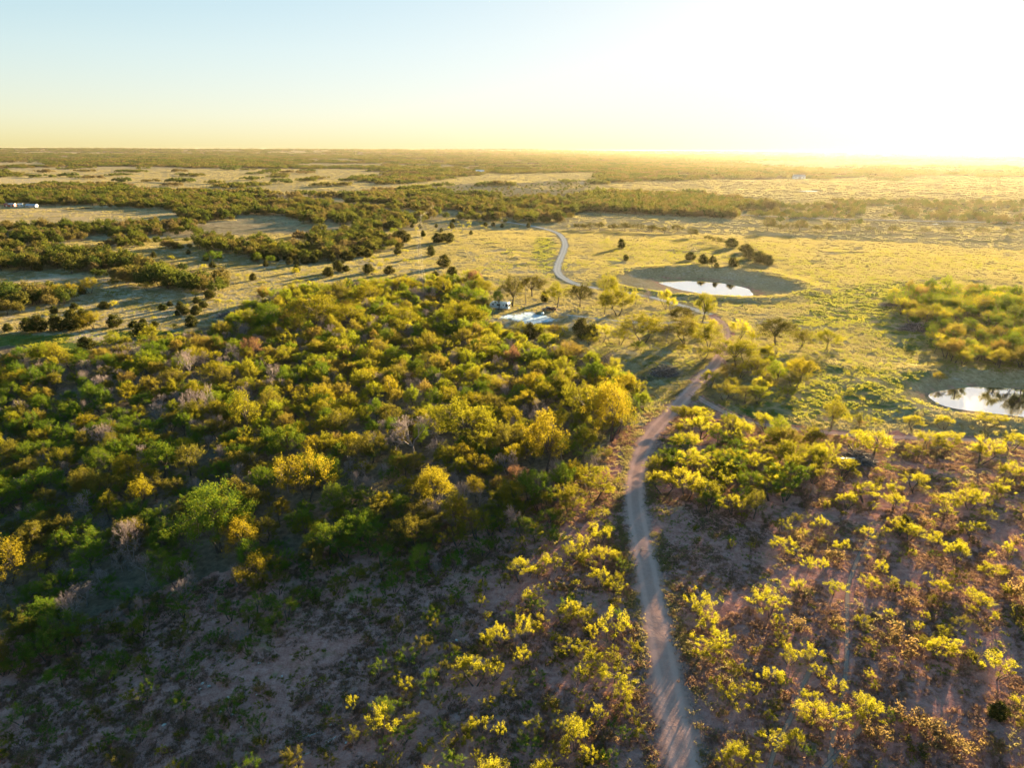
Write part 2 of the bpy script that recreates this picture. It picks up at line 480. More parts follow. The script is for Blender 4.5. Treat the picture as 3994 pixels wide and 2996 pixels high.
FIELDS = [[(L, 676), (0, 686), (370, 692), (190, 716), (0, 735), (L, 748)],
          [(470, 728), (620, 714), (840, 736), (650, 740)],
          [(950, 762), (1200, 738), (1500, 721), (1880, 676), (2320, 668), (2330, 700), (2000, 715), (1700, 722), (1400, 748), (1100, 764)],
          [(2340, 716), (2500, 700), (R_, 702), (R_, 790), (3500, 788), (3000, 772), (2700, 752), (2380, 748)],
          [(L, 634), (190, 631), (200, 645), (L, 652)], [(680, 668), (900, 668), (860, 676), (700, 677)], [(1120, 640), (1500, 634), (1480, 642), (1200, 645)],
          [(2860, 628), (R_, 620), (R_, 652), (3000, 646)], [(L, 792), (200, 800), (640, 806), (560, 826), (300, 840), (L, 846)]]
BROWN_FIELD = [(2340, 716), (2500, 700), (R_, 702), (R_, 790), (3500, 788), (3000, 772), (2700, 752), (2380, 748)]
SCRUBFIELD = [(1640, 724), (2000, 717), (2300, 702), (2360, 748), (2150, 765), (1750, 752)]
# woods in the middle distance
W_A = [(L, 940), (0, 955), (250, 965), (420, 985), (560, 1000), (700, 1025), (800, 1055), (885, 1088), (870, 1118), (720, 1108), (580, 1088), (420, 1066), (250, 1042), (60, 1034), (L, 1036)]
W_B = [(L, 862), (0, 872), (350, 866), (700, 858), (1000, 862), (1250, 880), (1450, 895), (1560, 930), (1500, 960), (1300, 990), (1150, 1005), (980, 985), (900, 960), (700, 950), (450, 942), (250, 936), (0, 930), (L, 930)]
W_D = [(L, 1130), (0, 1118), (170, 1100), (250, 1118), (260, 1150), (120, 1180), (0, 1215), (L, 1270)]
W_E = [(L, 752), (500, 752), (950, 768), (1400, 772), (1700, 756), (2150, 770), (2260, 785), (2270, 812), (2215, 850), (2050, 860), (1900, 850), (1700, 835), (1560, 880), (1450, 885), (1250, 870), (1000, 855), (700, 850), (660, 812), (620, 800), (200, 794), (L, 786)]
W_G = [(2240, 778), (2600, 758), (2900, 782), (3080, 800), (2870, 812), (2880, 838), (2600, 826), (2290, 812)]
W_G2 = [(2880, 790), (3300, 772), (R_, 796), (R_, 858), (3994, 862), (3400, 866), (3000, 848), (2900, 836)]
W_I = [(3480, 1135), (3620, 1110), (3994, 1140), (R_, 1180), (R_, 1520), (4100, 1455), (3900, 1425), (3750, 1400), (3640, 1340), (3600, 1260), (3500, 1200)]
W_J = [(2600, 1600), (2850, 1585), (3120, 1640), (3200, 1690), (3260, 1790), (3180, 1890), (3050, 1985), (2750, 1990), (2580, 1880), (2490, 1790), (2560, 1680)]
W_N = [(2740, 1440), (2850, 1380), (3000, 1370), (3170, 1420), (3180, 1500), (3000, 1550), (2760, 1540)]
W_K = [(3200, 1640), (3500, 1610), (R_, 1600), (R_, 3600), (2700, 3600), (2640, 2100), (2760, 2010), (3060, 2000), (3270, 1830)]
W_L = [(1650, 2080), (2150, 1960), (2360, 1830), (2420, 1960), (2440, 2300), (2540, 2996), (2560, 3500), (1900, 3500), (1750, 2500)]
W_M = [(L, 2820), (0, 2570), (700, 2350), (1300, 2180), (1650, 2110), (1780, 2500), (1900, 3500), (L, 3900)]

# tracks and roads
TRACK_PX = [(2690, 3400), (2668, 2996), (2640, 2850), (2606, 2672), (2560, 2420), (2512, 2167), (2478, 1968), (2484, 1842), (2528, 1715), (2618, 1607), (2708, 1508), (2790, 1417), (2817, 1363), (2830, 1300), (2815, 1262), (2775, 1232)]
ROAD_PX = [(2775, 1232), (2690, 1203), (2564, 1167), (2437, 1142), (2275, 1117), (2212, 1094), (2176, 1065), (2178, 1029), (2197, 984), (2203, 948), (2181, 915), (2131, 895), (2058, 880), (1968, 864), (1905, 842)]
BRANCH_PX = [(2690, 1530), (2760, 1575), (2840, 1615), (2960, 1655), (3120, 1676), (3350, 1700), (3640, 1712), (4100, 1730)]
DRIVE_PX = [(2205, 1228), (2300, 1240), (2450, 1257), (2560, 1262), (2690, 1256), (2800, 1262)]
COUNTY_PX = [(2270, 816), (2450, 820), (2700, 830), (3000, 846), (3400, 860), (3994, 872), (5200, 890)]
TRAIL1 = [(3420, 2060), (3366, 2137), (3337, 2202), (3308, 2288), (3304, 2375), (3304, 2533), (3294, 2670), (3258, 2814), (3236, 2996), (3225, 3300)]
TRAIL2 = [(3170, 2600), (3121, 2692), (3099, 2778), (3049, 2865), (3000, 2996), (2960, 3200)]
TRAIL3 = [(3400, 2800), (3340, 2860), (3290, 2930), (3200, 3010), (3080, 3150)]
def world_line(px, zoff=0.0):
    a = np.array(px, float)
    # smooth the traced line, then drop it on the terrain
    t = np.linspace(0, len(a) - 1, (len(a) - 1) * 14 + 1)
    def cr(v):
        vv = np.concatenate([[2 * v[0] - v[1]], v, [2 * v[-1] - v[-2]]])
        i = np.minimum(np.floor(t).astype(int), len(v) - 2); f = t - i
        p0, p1, p2, p3 = vv[i], vv[i + 1], vv[i + 2], vv[i + 3]
        return .5 * (2 * p1 + (p2 - p0) * f + (2 * p0 - 5 * p1 + 4 * p2 - p3) * f ** 2 + (3 * p1 - p0 - 3 * p2 + p3) * f ** 3)
    P = at(cr(a[:, 0]), cr(a[:, 1]))
    return P
LINES = {k: world_line(v) for k, v in dict(track=TRACK_PX, road=ROAD_PX, branch=BRANCH_PX, drive=DRIVE_PX, county=COUNTY_PX, trail1=TRAIL1, trail2=TRAIL2, trail3=TRAIL3).items()}
def xy(l): return [tuple(p[:2]) for p in LINES[l]]

# ------------------------------------------------------------------ ground sheet
def far_wood(x, y):
    return (fbm(x / 620, y / 300, 80, 3) > -.07)
def build_ground():
    rr = np.concatenate([np.arange(4, 24, 2.0), np.arange(24, 150, .6), np.geomspace(150, 600, 230, endpoint=False), np.geomspace(600, 13000, 230)])
    fine = np.radians(np.arange(-46, 46.01, .16))
    coarse = np.radians(np.arange(49, 311, 4.0))
    aa = np.concatenate([fine, coarse])
    A, Rr = np.meshgrid(aa, rr)
    X = Rr * np.sin(A); Y = Rr * np.cos(A)
    Z = H(X, Y)
    nr, na = X.shape
    i = np.arange(nr - 1)[:, None] * na; j = np.arange(na)[None, :]; j2 = (j + 1) % na
    F = np.stack([i + j, i + na + j, i + na + j2, i + j2], -1).reshape(-1, 4)
    V = np.stack([X, Y, Z], -1).reshape(-1, 3)
    # centre cap
    V = np.vstack([V, [[0, 0, float(H(0, 0))]]])
    c = len(V) - 1
    T = np.stack([np.full(na, c), np.arange(na), (np.arange(na) + 1) % na], -1)[:, [0, 2, 1]]
    me = np_mesh('ground', V, [F, T[:, ::-1]], [GROUND_MAT], smooth=True)
    x, y, z = V.T
    px, py, dep = project(x, y, z)
    back = dep < 20
    px = np.where(back, -9000, px); py = np.where(back, 4000, py)
    # wobble the outlines so that they do not run straight
    wx = px + fbm(x / 14, y / 14, 41, 3) * 420 * np.clip(120 / np.maximum(dep, 40), .1, 1)
    wy = py + fbm(x / 14, y / 14, 43, 3) * 260 * np.clip(120 / np.maximum(dep, 40), .05, 1)
    r = np.hypot(x, y)
    dirt = np.where(in_poly(wx, wy, SCRUB) | back, .74, 0.0)
    right = sstep(2500, 3900, px) * (dirt > 0)
    dirt = dirt - .12 * right * sstep(2300, 1700, py)
    for ln, w, s in (('track', 4.2, .95), ('branch', 3.4, .8), ('road', 3.6, .35), ('drive', 3, .4)):
        d = seg_dist(x, y, xy(ln)[::3])
        dirt = np.maximum(dirt, s * sstep(w, w * .45, d))
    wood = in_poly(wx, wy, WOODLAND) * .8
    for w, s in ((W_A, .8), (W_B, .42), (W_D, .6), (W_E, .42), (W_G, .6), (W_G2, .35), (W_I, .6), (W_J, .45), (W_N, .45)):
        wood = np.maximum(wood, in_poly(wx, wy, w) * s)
    green = np.zeros_like(x)
    for g in GREEN: green = np.maximum(green, in_poly(wx, wy, g) * (.8 if g is GREEN[0] else .5))
    pale = np.zeros_like(x)
    for g in PALE: pale = np.maximum(pale, in_poly(wx, wy, g) * .52)
    farm = (r > 700)
    infield = np.zeros(len(x), bool)
    for f in FIELDS: infield |= in_poly(wx, wy, f)
    scr = in_poly(wx, wy, SCRUBFIELD)
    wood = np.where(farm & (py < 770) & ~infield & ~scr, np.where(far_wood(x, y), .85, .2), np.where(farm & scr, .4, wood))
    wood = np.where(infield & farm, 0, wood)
    dirt = np.where(in_poly(wx, wy, BROWN_FIELD) & farm, .30, dirt)
    for p in PONDS:
        d = pond_d(p, x, y)
        m = .6 * sstep(0, 3, d) + .4 * sstep(.55, .85, pond_s(p, x, y))
        dirt = np.maximum(dirt * (1 - .5 * m), m * .42); green = green * (1 - m * .8); wood = wood * (1 - sstep(-1.5, 2.5, d))
        pale = np.maximum(pale * (1 - m), .40 * sstep(0, 3, d) * (1 - sstep(.6, .9, pond_s(p, x, y))))
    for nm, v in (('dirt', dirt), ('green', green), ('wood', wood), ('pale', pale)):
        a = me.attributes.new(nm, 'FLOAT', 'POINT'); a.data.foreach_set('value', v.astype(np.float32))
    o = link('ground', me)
    tag(o, 'rolling ranch land of dry grass and bare reddish dirt', 'ground', kind='structure')
build_ground()

def ribbon(name, line, width, mat, lift, label, across=9):
    P = LINES[line]
    xyp = P[:, :2]
    seg = np.concatenate([[0], np.cumsum(np.linalg.norm(np.diff(xyp, axis=0), axis=1))])
    step = max(.8, seg[-1] / 500)
    s = np.arange(0, seg[-1], step)
    c = np.stack([np.interp(s, seg, xyp[:, 0]), np.interp(s, seg, xyp[:, 1])], -1)
    k = np.ones(7) / 7
    cp = np.pad(c, ((3, 3), (0, 0)), mode='edge')
    c = np.stack([np.convolve(cp[:, i], k, 'valid') for i in (0, 1)], -1)
    tn = np.gradient(c, axis=0); tn /= np.linalg.norm(tn, axis=1)[:, None]
    nm = np.stack([-tn[:, 1], tn[:, 0]], -1)
    a = np.linspace(-1, 1, across)
    V = c[:, None, :] + nm[:, None, :] * a[None, :, None] * width / 2
    lf = lift if not callable(lift) else lift(np.hypot(V[..., 0], V[..., 1]))
    z = H(V[..., 0], V[..., 1]) + lf - .05 * np.exp(-((np.abs(a) - .30) / .12) ** 2)[None, :] * (width > 2)
    V = np.dstack([V, z]).reshape(-1, 3)
    n = len(c)
    i = np.arange(n - 1)[:, None] * across; j = np.arange(across - 1)[None, :]
    F = np.stack([i + j, i + j + 1, i + across + j + 1, i + across + j], -1).reshape(-1, 4)
    me = np_mesh(name, V, [F], [mat], smooth=True)
    at_ = me.attributes.new('across', 'FLOAT', 'POINT')
    at_.data.foreach_set('value', np.tile(a, n).astype(np.float32))
    o = link(name, me)
    tag(o, label, 'road' if 'path' not in name else 'path', kind='structure')
    return o
ribbon('dirt_road', 'track', 7.0, MAT_TRACK, .10, 'rutted dirt track winding through the scrub', 13)
ribbon('gravel_road', 'road', 5.4, MAT_GRAVEL, lambda r: .12 + r * 3e-4, 'pale gravel road curving past the stock pond')
ribbon('side_road', 'branch', 3.6, MAT_TRACK, .09, 'faint dirt side track branching off towards the pond')
ribbon('gravel_drive', 'drive', 2.6, MAT_GRAVEL, .10, 'narrow gravel drive leading to the camp clearing')
ribbon('county_road', 'county', 9, MAT_GRAVEL, lambda r: .5 + r * 3e-4, 'straight pale county road crossing the pasture')
ribbon('cattle_path', 'trail1', .8, MAT_PATH, .05, 'long thin cattle path across the scrub', 5)
ribbon('cattle_path', 'trail2', .8, MAT_PATH, .05, 'short thin cattle path across the scrub', 5)
ribbon('cattle_path', 'trail3', .7, MAT_PATH, .05, 'slanting thin cattle path across the scrub', 5)

# ------------------------------------------------------------------ water
def water_disc(name, cx, cy, z, rx, ry, rot, label):
    n = 72
    an = np.arange(n) / n * 2 * math.pi
    wob = 1 + .06 * np.sin(2 * an + 1.3) + .04 * np.sin(5 * an) + .03 * np.sin(9 * an + 2)
    lx = rx * np.cos(an) * wob; ly = ry * np.sin(an) * wob
    c, s = math.cos(rot), math.sin(rot)
    V = np.stack([cx + lx * c - ly * s, cy + lx * s + ly * c, np.full(n, z)], -1)
    me = bpy.data.meshes.new(name)
    me.from_pydata([tuple(v) for v in V], [], [tuple(range(n))])
    me.materials.append(WATER)
    tag(link(name, me), label, 'pond', kind='structure')
for p, lb in zip(PONDS, ('oval stock pond in a dug basin beside the gravel road', 'small round stock pond below the low dam')):
    cx, cy, rx, ry, rot = p['w']
    water_disc('pond_water', cx, cy, p['water'], rx * 1.12, ry * 1.12, rot, lb)
for i, (a, b, w, lb) in enumerate(((3430, 801, 92, 'far pond glinting beyond the county road'), (3155, 746, 58, 'far pond in the brown field'),
                           (2935, 709, 30, 'tiny far pond at the edge of the brown field'), (3655, 875, 32, 'little pond beside the county road'),
                           (338, 813, 40, 'pond by the distant farm buildings'), (2265, 713, 26, 'tiny pond at the end of the golden field'), (268, 817, 30, 'narrow pond by the distant farm buildings'))):
    q = at(a, b)[0]
    dist = math.hypot(q[0], q[1])
    rx = w / 2 * dist / FPX
    ry = min(rx * 1.1, 40)
    zz = float(H(q[0] + rx * np.cos(np.arange(12) / 12 * 6.28), q[1] + ry * np.sin(np.arange(12) / 12 * 6.28)).max()) + .25
    water_disc('pond_water', q[0], q[1], zz, rx, ry, 0, lb)

#--VEGETATION--
# ------------------------------------------------------------------ plant shapes
def unit(v): return v / (np.linalg.norm(v, axis=-1, keepdims=True) + 1e-9)

def leaves(rg, C, size, up=.35, long=1.7):
    """one diamond leaf (a spray of leaflets) at each centre"""
    n = len(C)
    nrm = unit(rg.normal(size=(n, 3)) + np.array([0, 0, up * 2]))
    a = unit(np.cross(nrm, rg.normal(size=(n, 3)))); b = np.cross(nrm, a)
    s = (size * rg.uniform(.6, 1.35, n))[:, None]
    V = np.stack([C - a * s * .5 * long, C + b * s * .42, C + a * s * .5 * long, C - b * s * .42], 1).reshape(-1, 3)
    F = np.arange(4 * n).reshape(n, 4)
    return V, F

class Sh:
    def __init__(s): s.V = []; s.F = []; s.n = 0
    def add(s, V, F):
        s.V.append(V); s.F.append(np.asarray(F) + s.n); s.n += len(V)
    def get(s): return np.concatenate(s.V), np.concatenate(s.F)

def bez(p0, p1, p2, k):
    t = np.linspace(0, 1, k)[:, None]
    return (1 - t) ** 2 * p0 + 2 * (1 - t) * t * p1 + t * t * p2

def tree_shape(seed, Ht, R, base, nlimb, nclump, cr, nleaf, leaf, stems=1, shell=.5, droop=.0, rtrunk=.18, flatc=.65, top=1.0, twig=True, gap=.15):
    rg = np.random.default_rng(seed)
    tr = Sh(); ml = Sh()
    zc = (base + Ht) / 2; az = (Ht - base) / 2
    ph = rg.uniform(0, 6.28, 4)
    # clump centres in an uneven crown
    C = []
    while len(C) < nclump:
        d = unit(rg.normal(size=3))
        if d[2] < -.55: continue
        a = math.atan2(d[1], d[0])
        lob = 1 + .22 * math.sin(2 * a + ph[0]) + .18 * math.sin(3 * a + 2 * d[2] + ph[1]) + .15 * math.sin(5 * a + 4 * d[2] + ph[2])
        f = rg.uniform(shell, 1.0) ** .7
        p = np.array([d[0] * R * lob * f, d[1] * R * lob * f, zc + d[2] * az * f * (1 + .15 * math.sin(2 * a + ph[3]))])
        if d[2] > 0: p[2] = zc + (p[2] - zc) * top
        if vnoise(p[0] * .9 / R * 2 + 9, p[1] * .9 / R * 2 + seed) < gap and rg.random() < .8: continue
        C.append(p)
    C = np.array(C)
    # trunk(s) and limbs
    limbs = []
    for s in range(stems):
        a0 = rg.uniform(0, 6.28)
        lean = 0.0 if stems == 1 else rg.uniform(.25, .55)
        foot = np.array([math.cos(a0), math.sin(a0), 0]) * (0 if stems == 1 else rtrunk * 1.2)
        fork = foot + np.array([math.cos(a0) * lean * R, math.sin(a0) * lean * R, base * rg.uniform(.8, 1.15) + .12 * Ht])
        fork[:2] += rg.normal(size=2) * .08 * R
        mid = (foot + fork) / 2 + rg.normal(size=3) * .06 * R
        P = bez(foot - np.array([0, 0, .25]), mid, fork, 5)
        r0 = rtrunk / math.sqrt(stems)
        tr.add(*tube(P, np.linspace(r0 * 1.25, r0 * .7, 5), 6))
        for l in range(max(2, nlimb // stems)):
            aa = a0 * (stems > 1) + (l + rg.uniform(-.3, .3)) / max(2, nlimb // stems) * 6.28 * (1 if stems == 1 else .5)
            el = rg.uniform(.25, 1.2)
            e = np.array([math.cos(aa) * math.cos(el) * R * .72, math.sin(aa) * math.cos(el) * R * .72, zc + math.sin(el) * az * .75 - az * .15])
            m = (fork + e) / 2 + np.array([0, 0, .12 * Ht]) + rg.normal(size=3) * .1 * R
            P = bez(fork, m, e, 6)
            tr.add(*tube(P, np.linspace(r0 * .62, r0 * .16, 6), 5))
            limbs.append((P, np.linspace(r0 * .5, r0 * .16, 6)))
    LP = np.concatenate([p for p, r in limbs])
    if twig:
        for c in C:
            k = np.argmin(np.linalg.norm(LP - c, axis=1) + .4 * np.maximum(0, LP[:, 2] - c[2]))
            p0 = LP[k]
            P = bez(p0, (p0 + c) / 2 + rg.normal(size=3) * .1 * R * .5 + np.array([0, 0, .05 * R]), c, 3)
            tr.add(*tube(P, np.array([rtrunk * .14, rtrunk * .09, rtrunk * .05]), 3))
    per = np.maximum(3, (nleaf * rg.uniform(.5, 1.4, len(C))).astype(int))
    ci = np.repeat(np.arange(len(C)), per)
    cs = cr * rg.uniform(.6, 1.35, len(C))
    out = unit(C - np.array([0, 0, zc * .7])) + np.array([0, 0, .5])
    out = unit(out + rg.normal(size=out.shape) * .35)
    off = rg.normal(size=(len(ci), 3)) * .5 * np.array([1, 1, flatc])
    sh_ = rg.normal(size=len(ci)) * .55                      # shoots reach outwards and up
    off = off * (1 - .35 * np.clip(np.abs(sh_), 0, 1.4))[:, None] + out[ci] * sh_[:, None]
    Q = C[ci] + off * cs[ci][:, None]
    Q[:, 2] -= droop * np.hypot(off[:, 0], off[:, 1]) * cs[ci]
    Q[:, 2] = np.maximum(Q[:, 2], .08)
    ml.add(*leaves(rg, Q, leaf))
    return tr.get(), ml.get()

def bare_shape(seed, Ht, R, depth=6, rt=.14, stems=1):
    rg = np.random.default_rng(seed)
    main = Sh(); fine = Sh()
    def grow(p, d, ln, r, k):
        e = p + d * ln
        m = (p + e) / 2 + rg.normal(size=3) * ln * .08
        P = np.array([p, m, e])
        (main if k < 3 else fine).add(*tube(P, np.array([r, r * .85, r * .7]), 6 if k == 0 else 4 if k < 3 else 3))
        if k >= depth: return
        for i in range(3 if k > 0 else 4):
            q = e if i else p + (e - p) * rg.uniform(.6, .9)
            nd = unit(d + rg.normal(size=3) * .55 + np.array([0, 0, .12]))
            grow(q, nd, ln * rg.uniform(.62, .82), max(.014, r * .62), k + 1)
    for s in range(stems):
        a = rg.uniform(0, 6.28); l = .1 if stems == 1 else .4
        grow(np.array([0, 0, -.2]) + np.array([math.cos(a), math.sin(a), 0]) * .15 * (stems > 1), unit(np.array([math.cos(a) * l, math.sin(a) * l, 1])), Ht * .27, rt / math.sqrt(stems), 0)
    (V1, F1), (V2, F2) = main.get(), fine.get()
    allv = np.concatenate([V1, V2])
    sx = R / np.percentile(np.hypot(allv[:, 0], allv[:, 1]), 97); sz = Ht / allv[:, 2].max()
    for V in (V1, V2): V *= np.array([sx, sx, sz])
    return (V1, F1), (V2, F2)

def cedar_shape(seed, Ht, R, nleaf, leaf):
    rg = np.random.default_rng(seed)
    tr = Sh(); ml = Sh()
    tr.add(*tube(np.array([[0, 0, -.2], [.03, 0, Ht * .4], [0, .03, Ht * .85]]), np.array([.16, .11, .03]), 6))
    ph = rg.uniform(0, 6.28, 3)
    nb = 70
    Q = []
    for i in range(nb):
        z = Ht * (.04 + .9 * rg.random() ** 1.25)
        a = rg.uniform(0, 6.28)
        t = z / Ht
        prof = (math.sin(min(1, (t + .12) * 1.9) * 1.57)) * (1 - t) ** .62 * 1.28
        rad = R * prof * (1 + .16 * math.sin(2 * a + ph[0]) + .1 * math.sin(5 * a + ph[1]) + rg.normal() * .08)
        e = np.array([math.cos(a) * rad, math.sin(a) * rad, z + .12 * Ht * (1 - t)])
        s = np.array([0, 0, z * .9])
        k = int(nleaf / nb)
        tt = rg.uniform(.35, 1.05, k)[:, None] ** .6
        w = (.12 + .16 * (1 - tt)) * R
        Q.append(s + (e - s) * tt + rg.normal(size=(k, 3)) * w)
        tr.add(*tube(np.array([s, (s + e) / 2, s + (e - s) * .9]), np.array([.03, .02, .008]), 3))
    Q = np.concatenate(Q); Q[:, 2] = np.clip(Q[:, 2], .05, Ht)
    ml.add(*leaves(rg, Q, leaf, .1, 2.0))
    return tr.get(), ml.get()

class Kind:
    def __init__(s, name, shapes, trunk_mat, leaf_mat_, Ht, R, pn=('trunk', 'crown')):
        s.name, s.Ht, s.R, s.pn = name, Ht, R, pn
        s.parts = []; s.joined = []; s.tm = trunk_mat
        for (tv, tf), (lv, lf) in shapes:
            a = np_mesh(name + '_' + pn[0], tv, [tf], [trunk_mat], smooth=True)
            b = np_mesh(name + '_' + pn[1], lv, [lf], [leaf_mat_])
            s.parts.append((a, b))
        s.shapes = shapes
    def join(s, i, mat, tag_):
        (tv, tf), (lv, lf) = s.shapes[i]
        V = np.concatenate([tv, lv]); F = np.concatenate([tf, lf + len(tv)])
        me = np_mesh(s.name + '_stand', V, [F], [s.tm, mat], np.concatenate([np.zeros(len(tf)), np.ones(len(lf))]))
        return bpy.data.objects.new('%s_%02d' % (tag_, i), me)

KIND = {
    'broad': Kind('broadleaf', [tree_shape(10 + i, 7.6 * (1, .85, 1.1, .95, .8, 1.05, .9)[i], 4.0 * (1, 1.08, .85, .95, 1.05, .8, 1)[i], 1.5, 7, 130 - 8 * i, (.68, .55, .75, .6, .5, .62, .7)[i], 92, .125, 1 if i % 2 else 2, (.5, .3, .45, .6, .25, .4, .5)[i], .1, .2, gap=(.3, .42, .25, .36, .46, .34, .4)[i]) for i in range(7)], BARK, LEAF['green'], 7.6, 4.0),
    'upright': Kind('upright', [tree_shape(30 + i, 8.0, 2.7, 1.7, 6, 92, .55, 84, .125, 1, .4, .1, .17, gap=.36) for i in range(4)], BARK, LEAF['yellow'], 8.0, 2.7),
    'mesq': Kind('mesquite', [tree_shape(50 + i, 4.6, 2.9, 1.7, 7, 72, .40, 110, .078, 3 if i % 2 else 2, .35, .15, .17, .55, gap=.38) for i in range(6)], BARK, LEAF['mesq'], 4.6, 2.9),
    'shrub': Kind('shrub', [tree_shape(70 + i, 2.4, 1.4, .6, 6, 28, .23, 160, .044, 3 if i % 2 else 2, .35, .1, .07, .7, gap=.34) for i in range(6)], BARK, LEAF['mesq'], 2.4, 1.4, ('stem', 'foliage')),
    'bare': Kind('bare', [bare_shape(90 + i, 7.0, 3.0, 6 if i < 3 else 5, .13, 1 + i % 2) for i in range(4)], BARK_G, BARK_P, 7.0, 3.0, ('trunk', 'twigs')),
    'cedar': Kind('cedar', [cedar_shape(110 + i, 5.0, 2.3, 2600, .26) for i in range(4)], BARK, LEAF['cedar'], 5.0, 2.3),
    'brush': Kind('dry_brush', [tree_shape(130 + i, 1.5, 1.2, .15, 6, 20, .3, 40, .12, 4, .3, 0, .04, .7, gap=.2) for i in range(3)], BARK_G, LEAF['brush'], 1.5, 1.2, ('stem', 'foliage')),
}
# coarser shapes for the far woods
FAR = Kind('far_broadleaf', [tree_shape(150 + i, 7.0, 3.9, 1.0, 4, 46, 1.0, 44, .40, 1, .55, .1, .2, twig=False, gap=.1) for i in range(4)], BARK, LEAF['far'], 7.0, 3.9)
def patch_shape(seed):
    rg = np.random.default_rng(seed)
    Q = []; n = 26
    for i in range(n):
        x, y = rg.uniform(-17, 17, 2); r = rg.uniform(2.4, 4.4); h = rg.uniform(4.5, 8.5)
        d = unit(rg.normal(size=(80, 3))); d[:, 2] = np.abs(d[:, 2]) * 1.1 - .25
        Q.append(np.array([x, y, h - r * .8]) + d * r * rg.uniform(.6, 1.15, (80, 1)))
    Q = np.concatenate(Q)
    V, F = leaves(rg, Q, 1.2, .3, 1.3)
    st = Sh()
    for i in range(6):
        x, y = rg.uniform(-16, 16, 2)
        st.add(*tube(np.array([[x, y, -1], [x + .2, y, 2], [x, y + .2, 4.0]]), np.array([.3, .22, .15]), 4))
    return st.get(), (V, F)
PATCH = Kind('far_wood', [patch_shape(170 + i) for i in range(5)], BARK, LEAF['far'], 8, 17)

# ------------------------------------------------------------------ scatter: one object of many points
def scatter(name, pts, rot, scl, protos, idx, label, cat):
    pts = np.asarray(pts, np.float32)
    if not len(pts): return
    me = bpy.data.meshes.new(name)
    me.vertices.add(len(pts)); me.vertices.foreach_set('co', pts.ravel())
    a = me.attributes.new('rot', 'FLOAT_VECTOR', 'POINT'); a.data.foreach_set('vector', np.asarray(rot, np.float32).ravel())
    a = me.attributes.new('scl', 'FLOAT_VECTOR', 'POINT'); a.data.foreach_set('vector', np.asarray(scl, np.float32).ravel())
    a = me.attributes.new('idx', 'INT', 'POINT'); a.data.foreach_set('value', np.asarray(idx, np.int32))
    o = link(name, me)
    col = bpy.data.collections.new(name + '_shapes')
    for p in protos: col.objects.link(p)
    g = bpy.data.node_groups.new(name, 'GeometryNodeTree')
    g.interface.new_socket('Geometry', in_out='INPUT', socket_type='NodeSocketGeometry')
    g.interface.new_socket('Geometry', in_out='OUTPUT', socket_type='NodeSocketGeometry')
    gi = g.nodes.new('NodeGroupInput'); go = g.nodes.new('NodeGroupOutput')
    ci = g.nodes.new('GeometryNodeCollectionInfo'); ci.inputs['Collection'].default_value = col
    ci.inputs['Separate Children'].default_value = True; ci.inputs['Reset Children'].default_value = True
    ip = g.nodes.new('GeometryNodeInstanceOnPoints'); ip.inputs['Pick Instance'].default_value = True
    def na(n, t):
        q = g.nodes.new('GeometryNodeInputNamedAttribute'); q.data_type = t; q.inputs['Name'].default_value = n
        return q.outputs['Attribute']
    er = g.nodes.new('FunctionNodeEulerToRotation')
    lk = g.links.new
    lk(na('rot', 'FLOAT_VECTOR'), er.inputs[0]); lk(er.outputs[0], ip.inputs['Rotation'])
    lk(na('scl', 'FLOAT_VECTOR'), ip.inputs['Scale']); lk(na('idx', 'INT'), ip.inputs['Instance Index'])
    lk(gi.outputs[0], ip.inputs['Points']); lk(ci.outputs[0], ip.inputs['Instance']); lk(ip.outputs[0], go.inputs[0])
    m = o.modifiers.new('scatter', 'NODES'); m.node_group = g
    tag(o, label, cat, kind='stuff')
    return o

# ------------------------------------------------------------------ where the plants stand
ROADS = [(xy('track')[::3], 3.2), (xy('road')[::3], 3.4), (xy('branch')[::3], 2.0), (xy('drive')[::3], 1.8), (xy('trail1')[::4], .7), (xy('trail2')[::4], .7)]
PILES_PX = [(2595, 1462, 118, 56), (3335, 1800, 175, 60), (3470, 1192, 62, 26), (3580, 1285, 150, 44), (893, 1238, 95, 34)]
PILES = [tuple(at(a, b)[0]) for a, b, c, d in PILES_PX]
PAD_PX = [(1934, 1242), (1965, 1233), (1984, 1229), (2031, 1226), (2049, 1219), (2081, 1220), (2100, 1228), (2132, 1234), (2157, 1245), (2165, 1250), (2146, 1256), (2112, 1261), (2080, 1266), (2052, 1266), (2027, 1259), (2007, 1250), (1984, 1245)]
CAMP_PX = [(1905, 1195), (1990, 1165), (2120, 1165), (2250, 1205), (2420, 1235), (2650, 1240), (2640, 1275), (2300, 1275), (2120, 1300), (1960, 1280), (1900, 1230)]
def clear_of_roads(x, y, pad=0.0):
    ok = np.ones(len(x), bool)
    if not len(x): return ok
    for l, w in ROADS: ok &= seg_dist(x, y, l) > w + pad
    for p in PONDS: ok &= pond_d(p, x, y) < -1.0
    for p in PILES: ok &= np.hypot(x - p[0], y - p[1]) > 5.0
    px, py, _ = project(x, y, H(x, y))
    ok &= ~in_poly(px, py, PAD_PX)
    return ok

PL = []        # every plant: kind, x, y, sxy, sz, tint, place
def put(kind, x, y, sxy, sz, tint=None, place='', fixed=False):
    PL.append([kind, x, y, sxy, sz, tint, place, fixed])

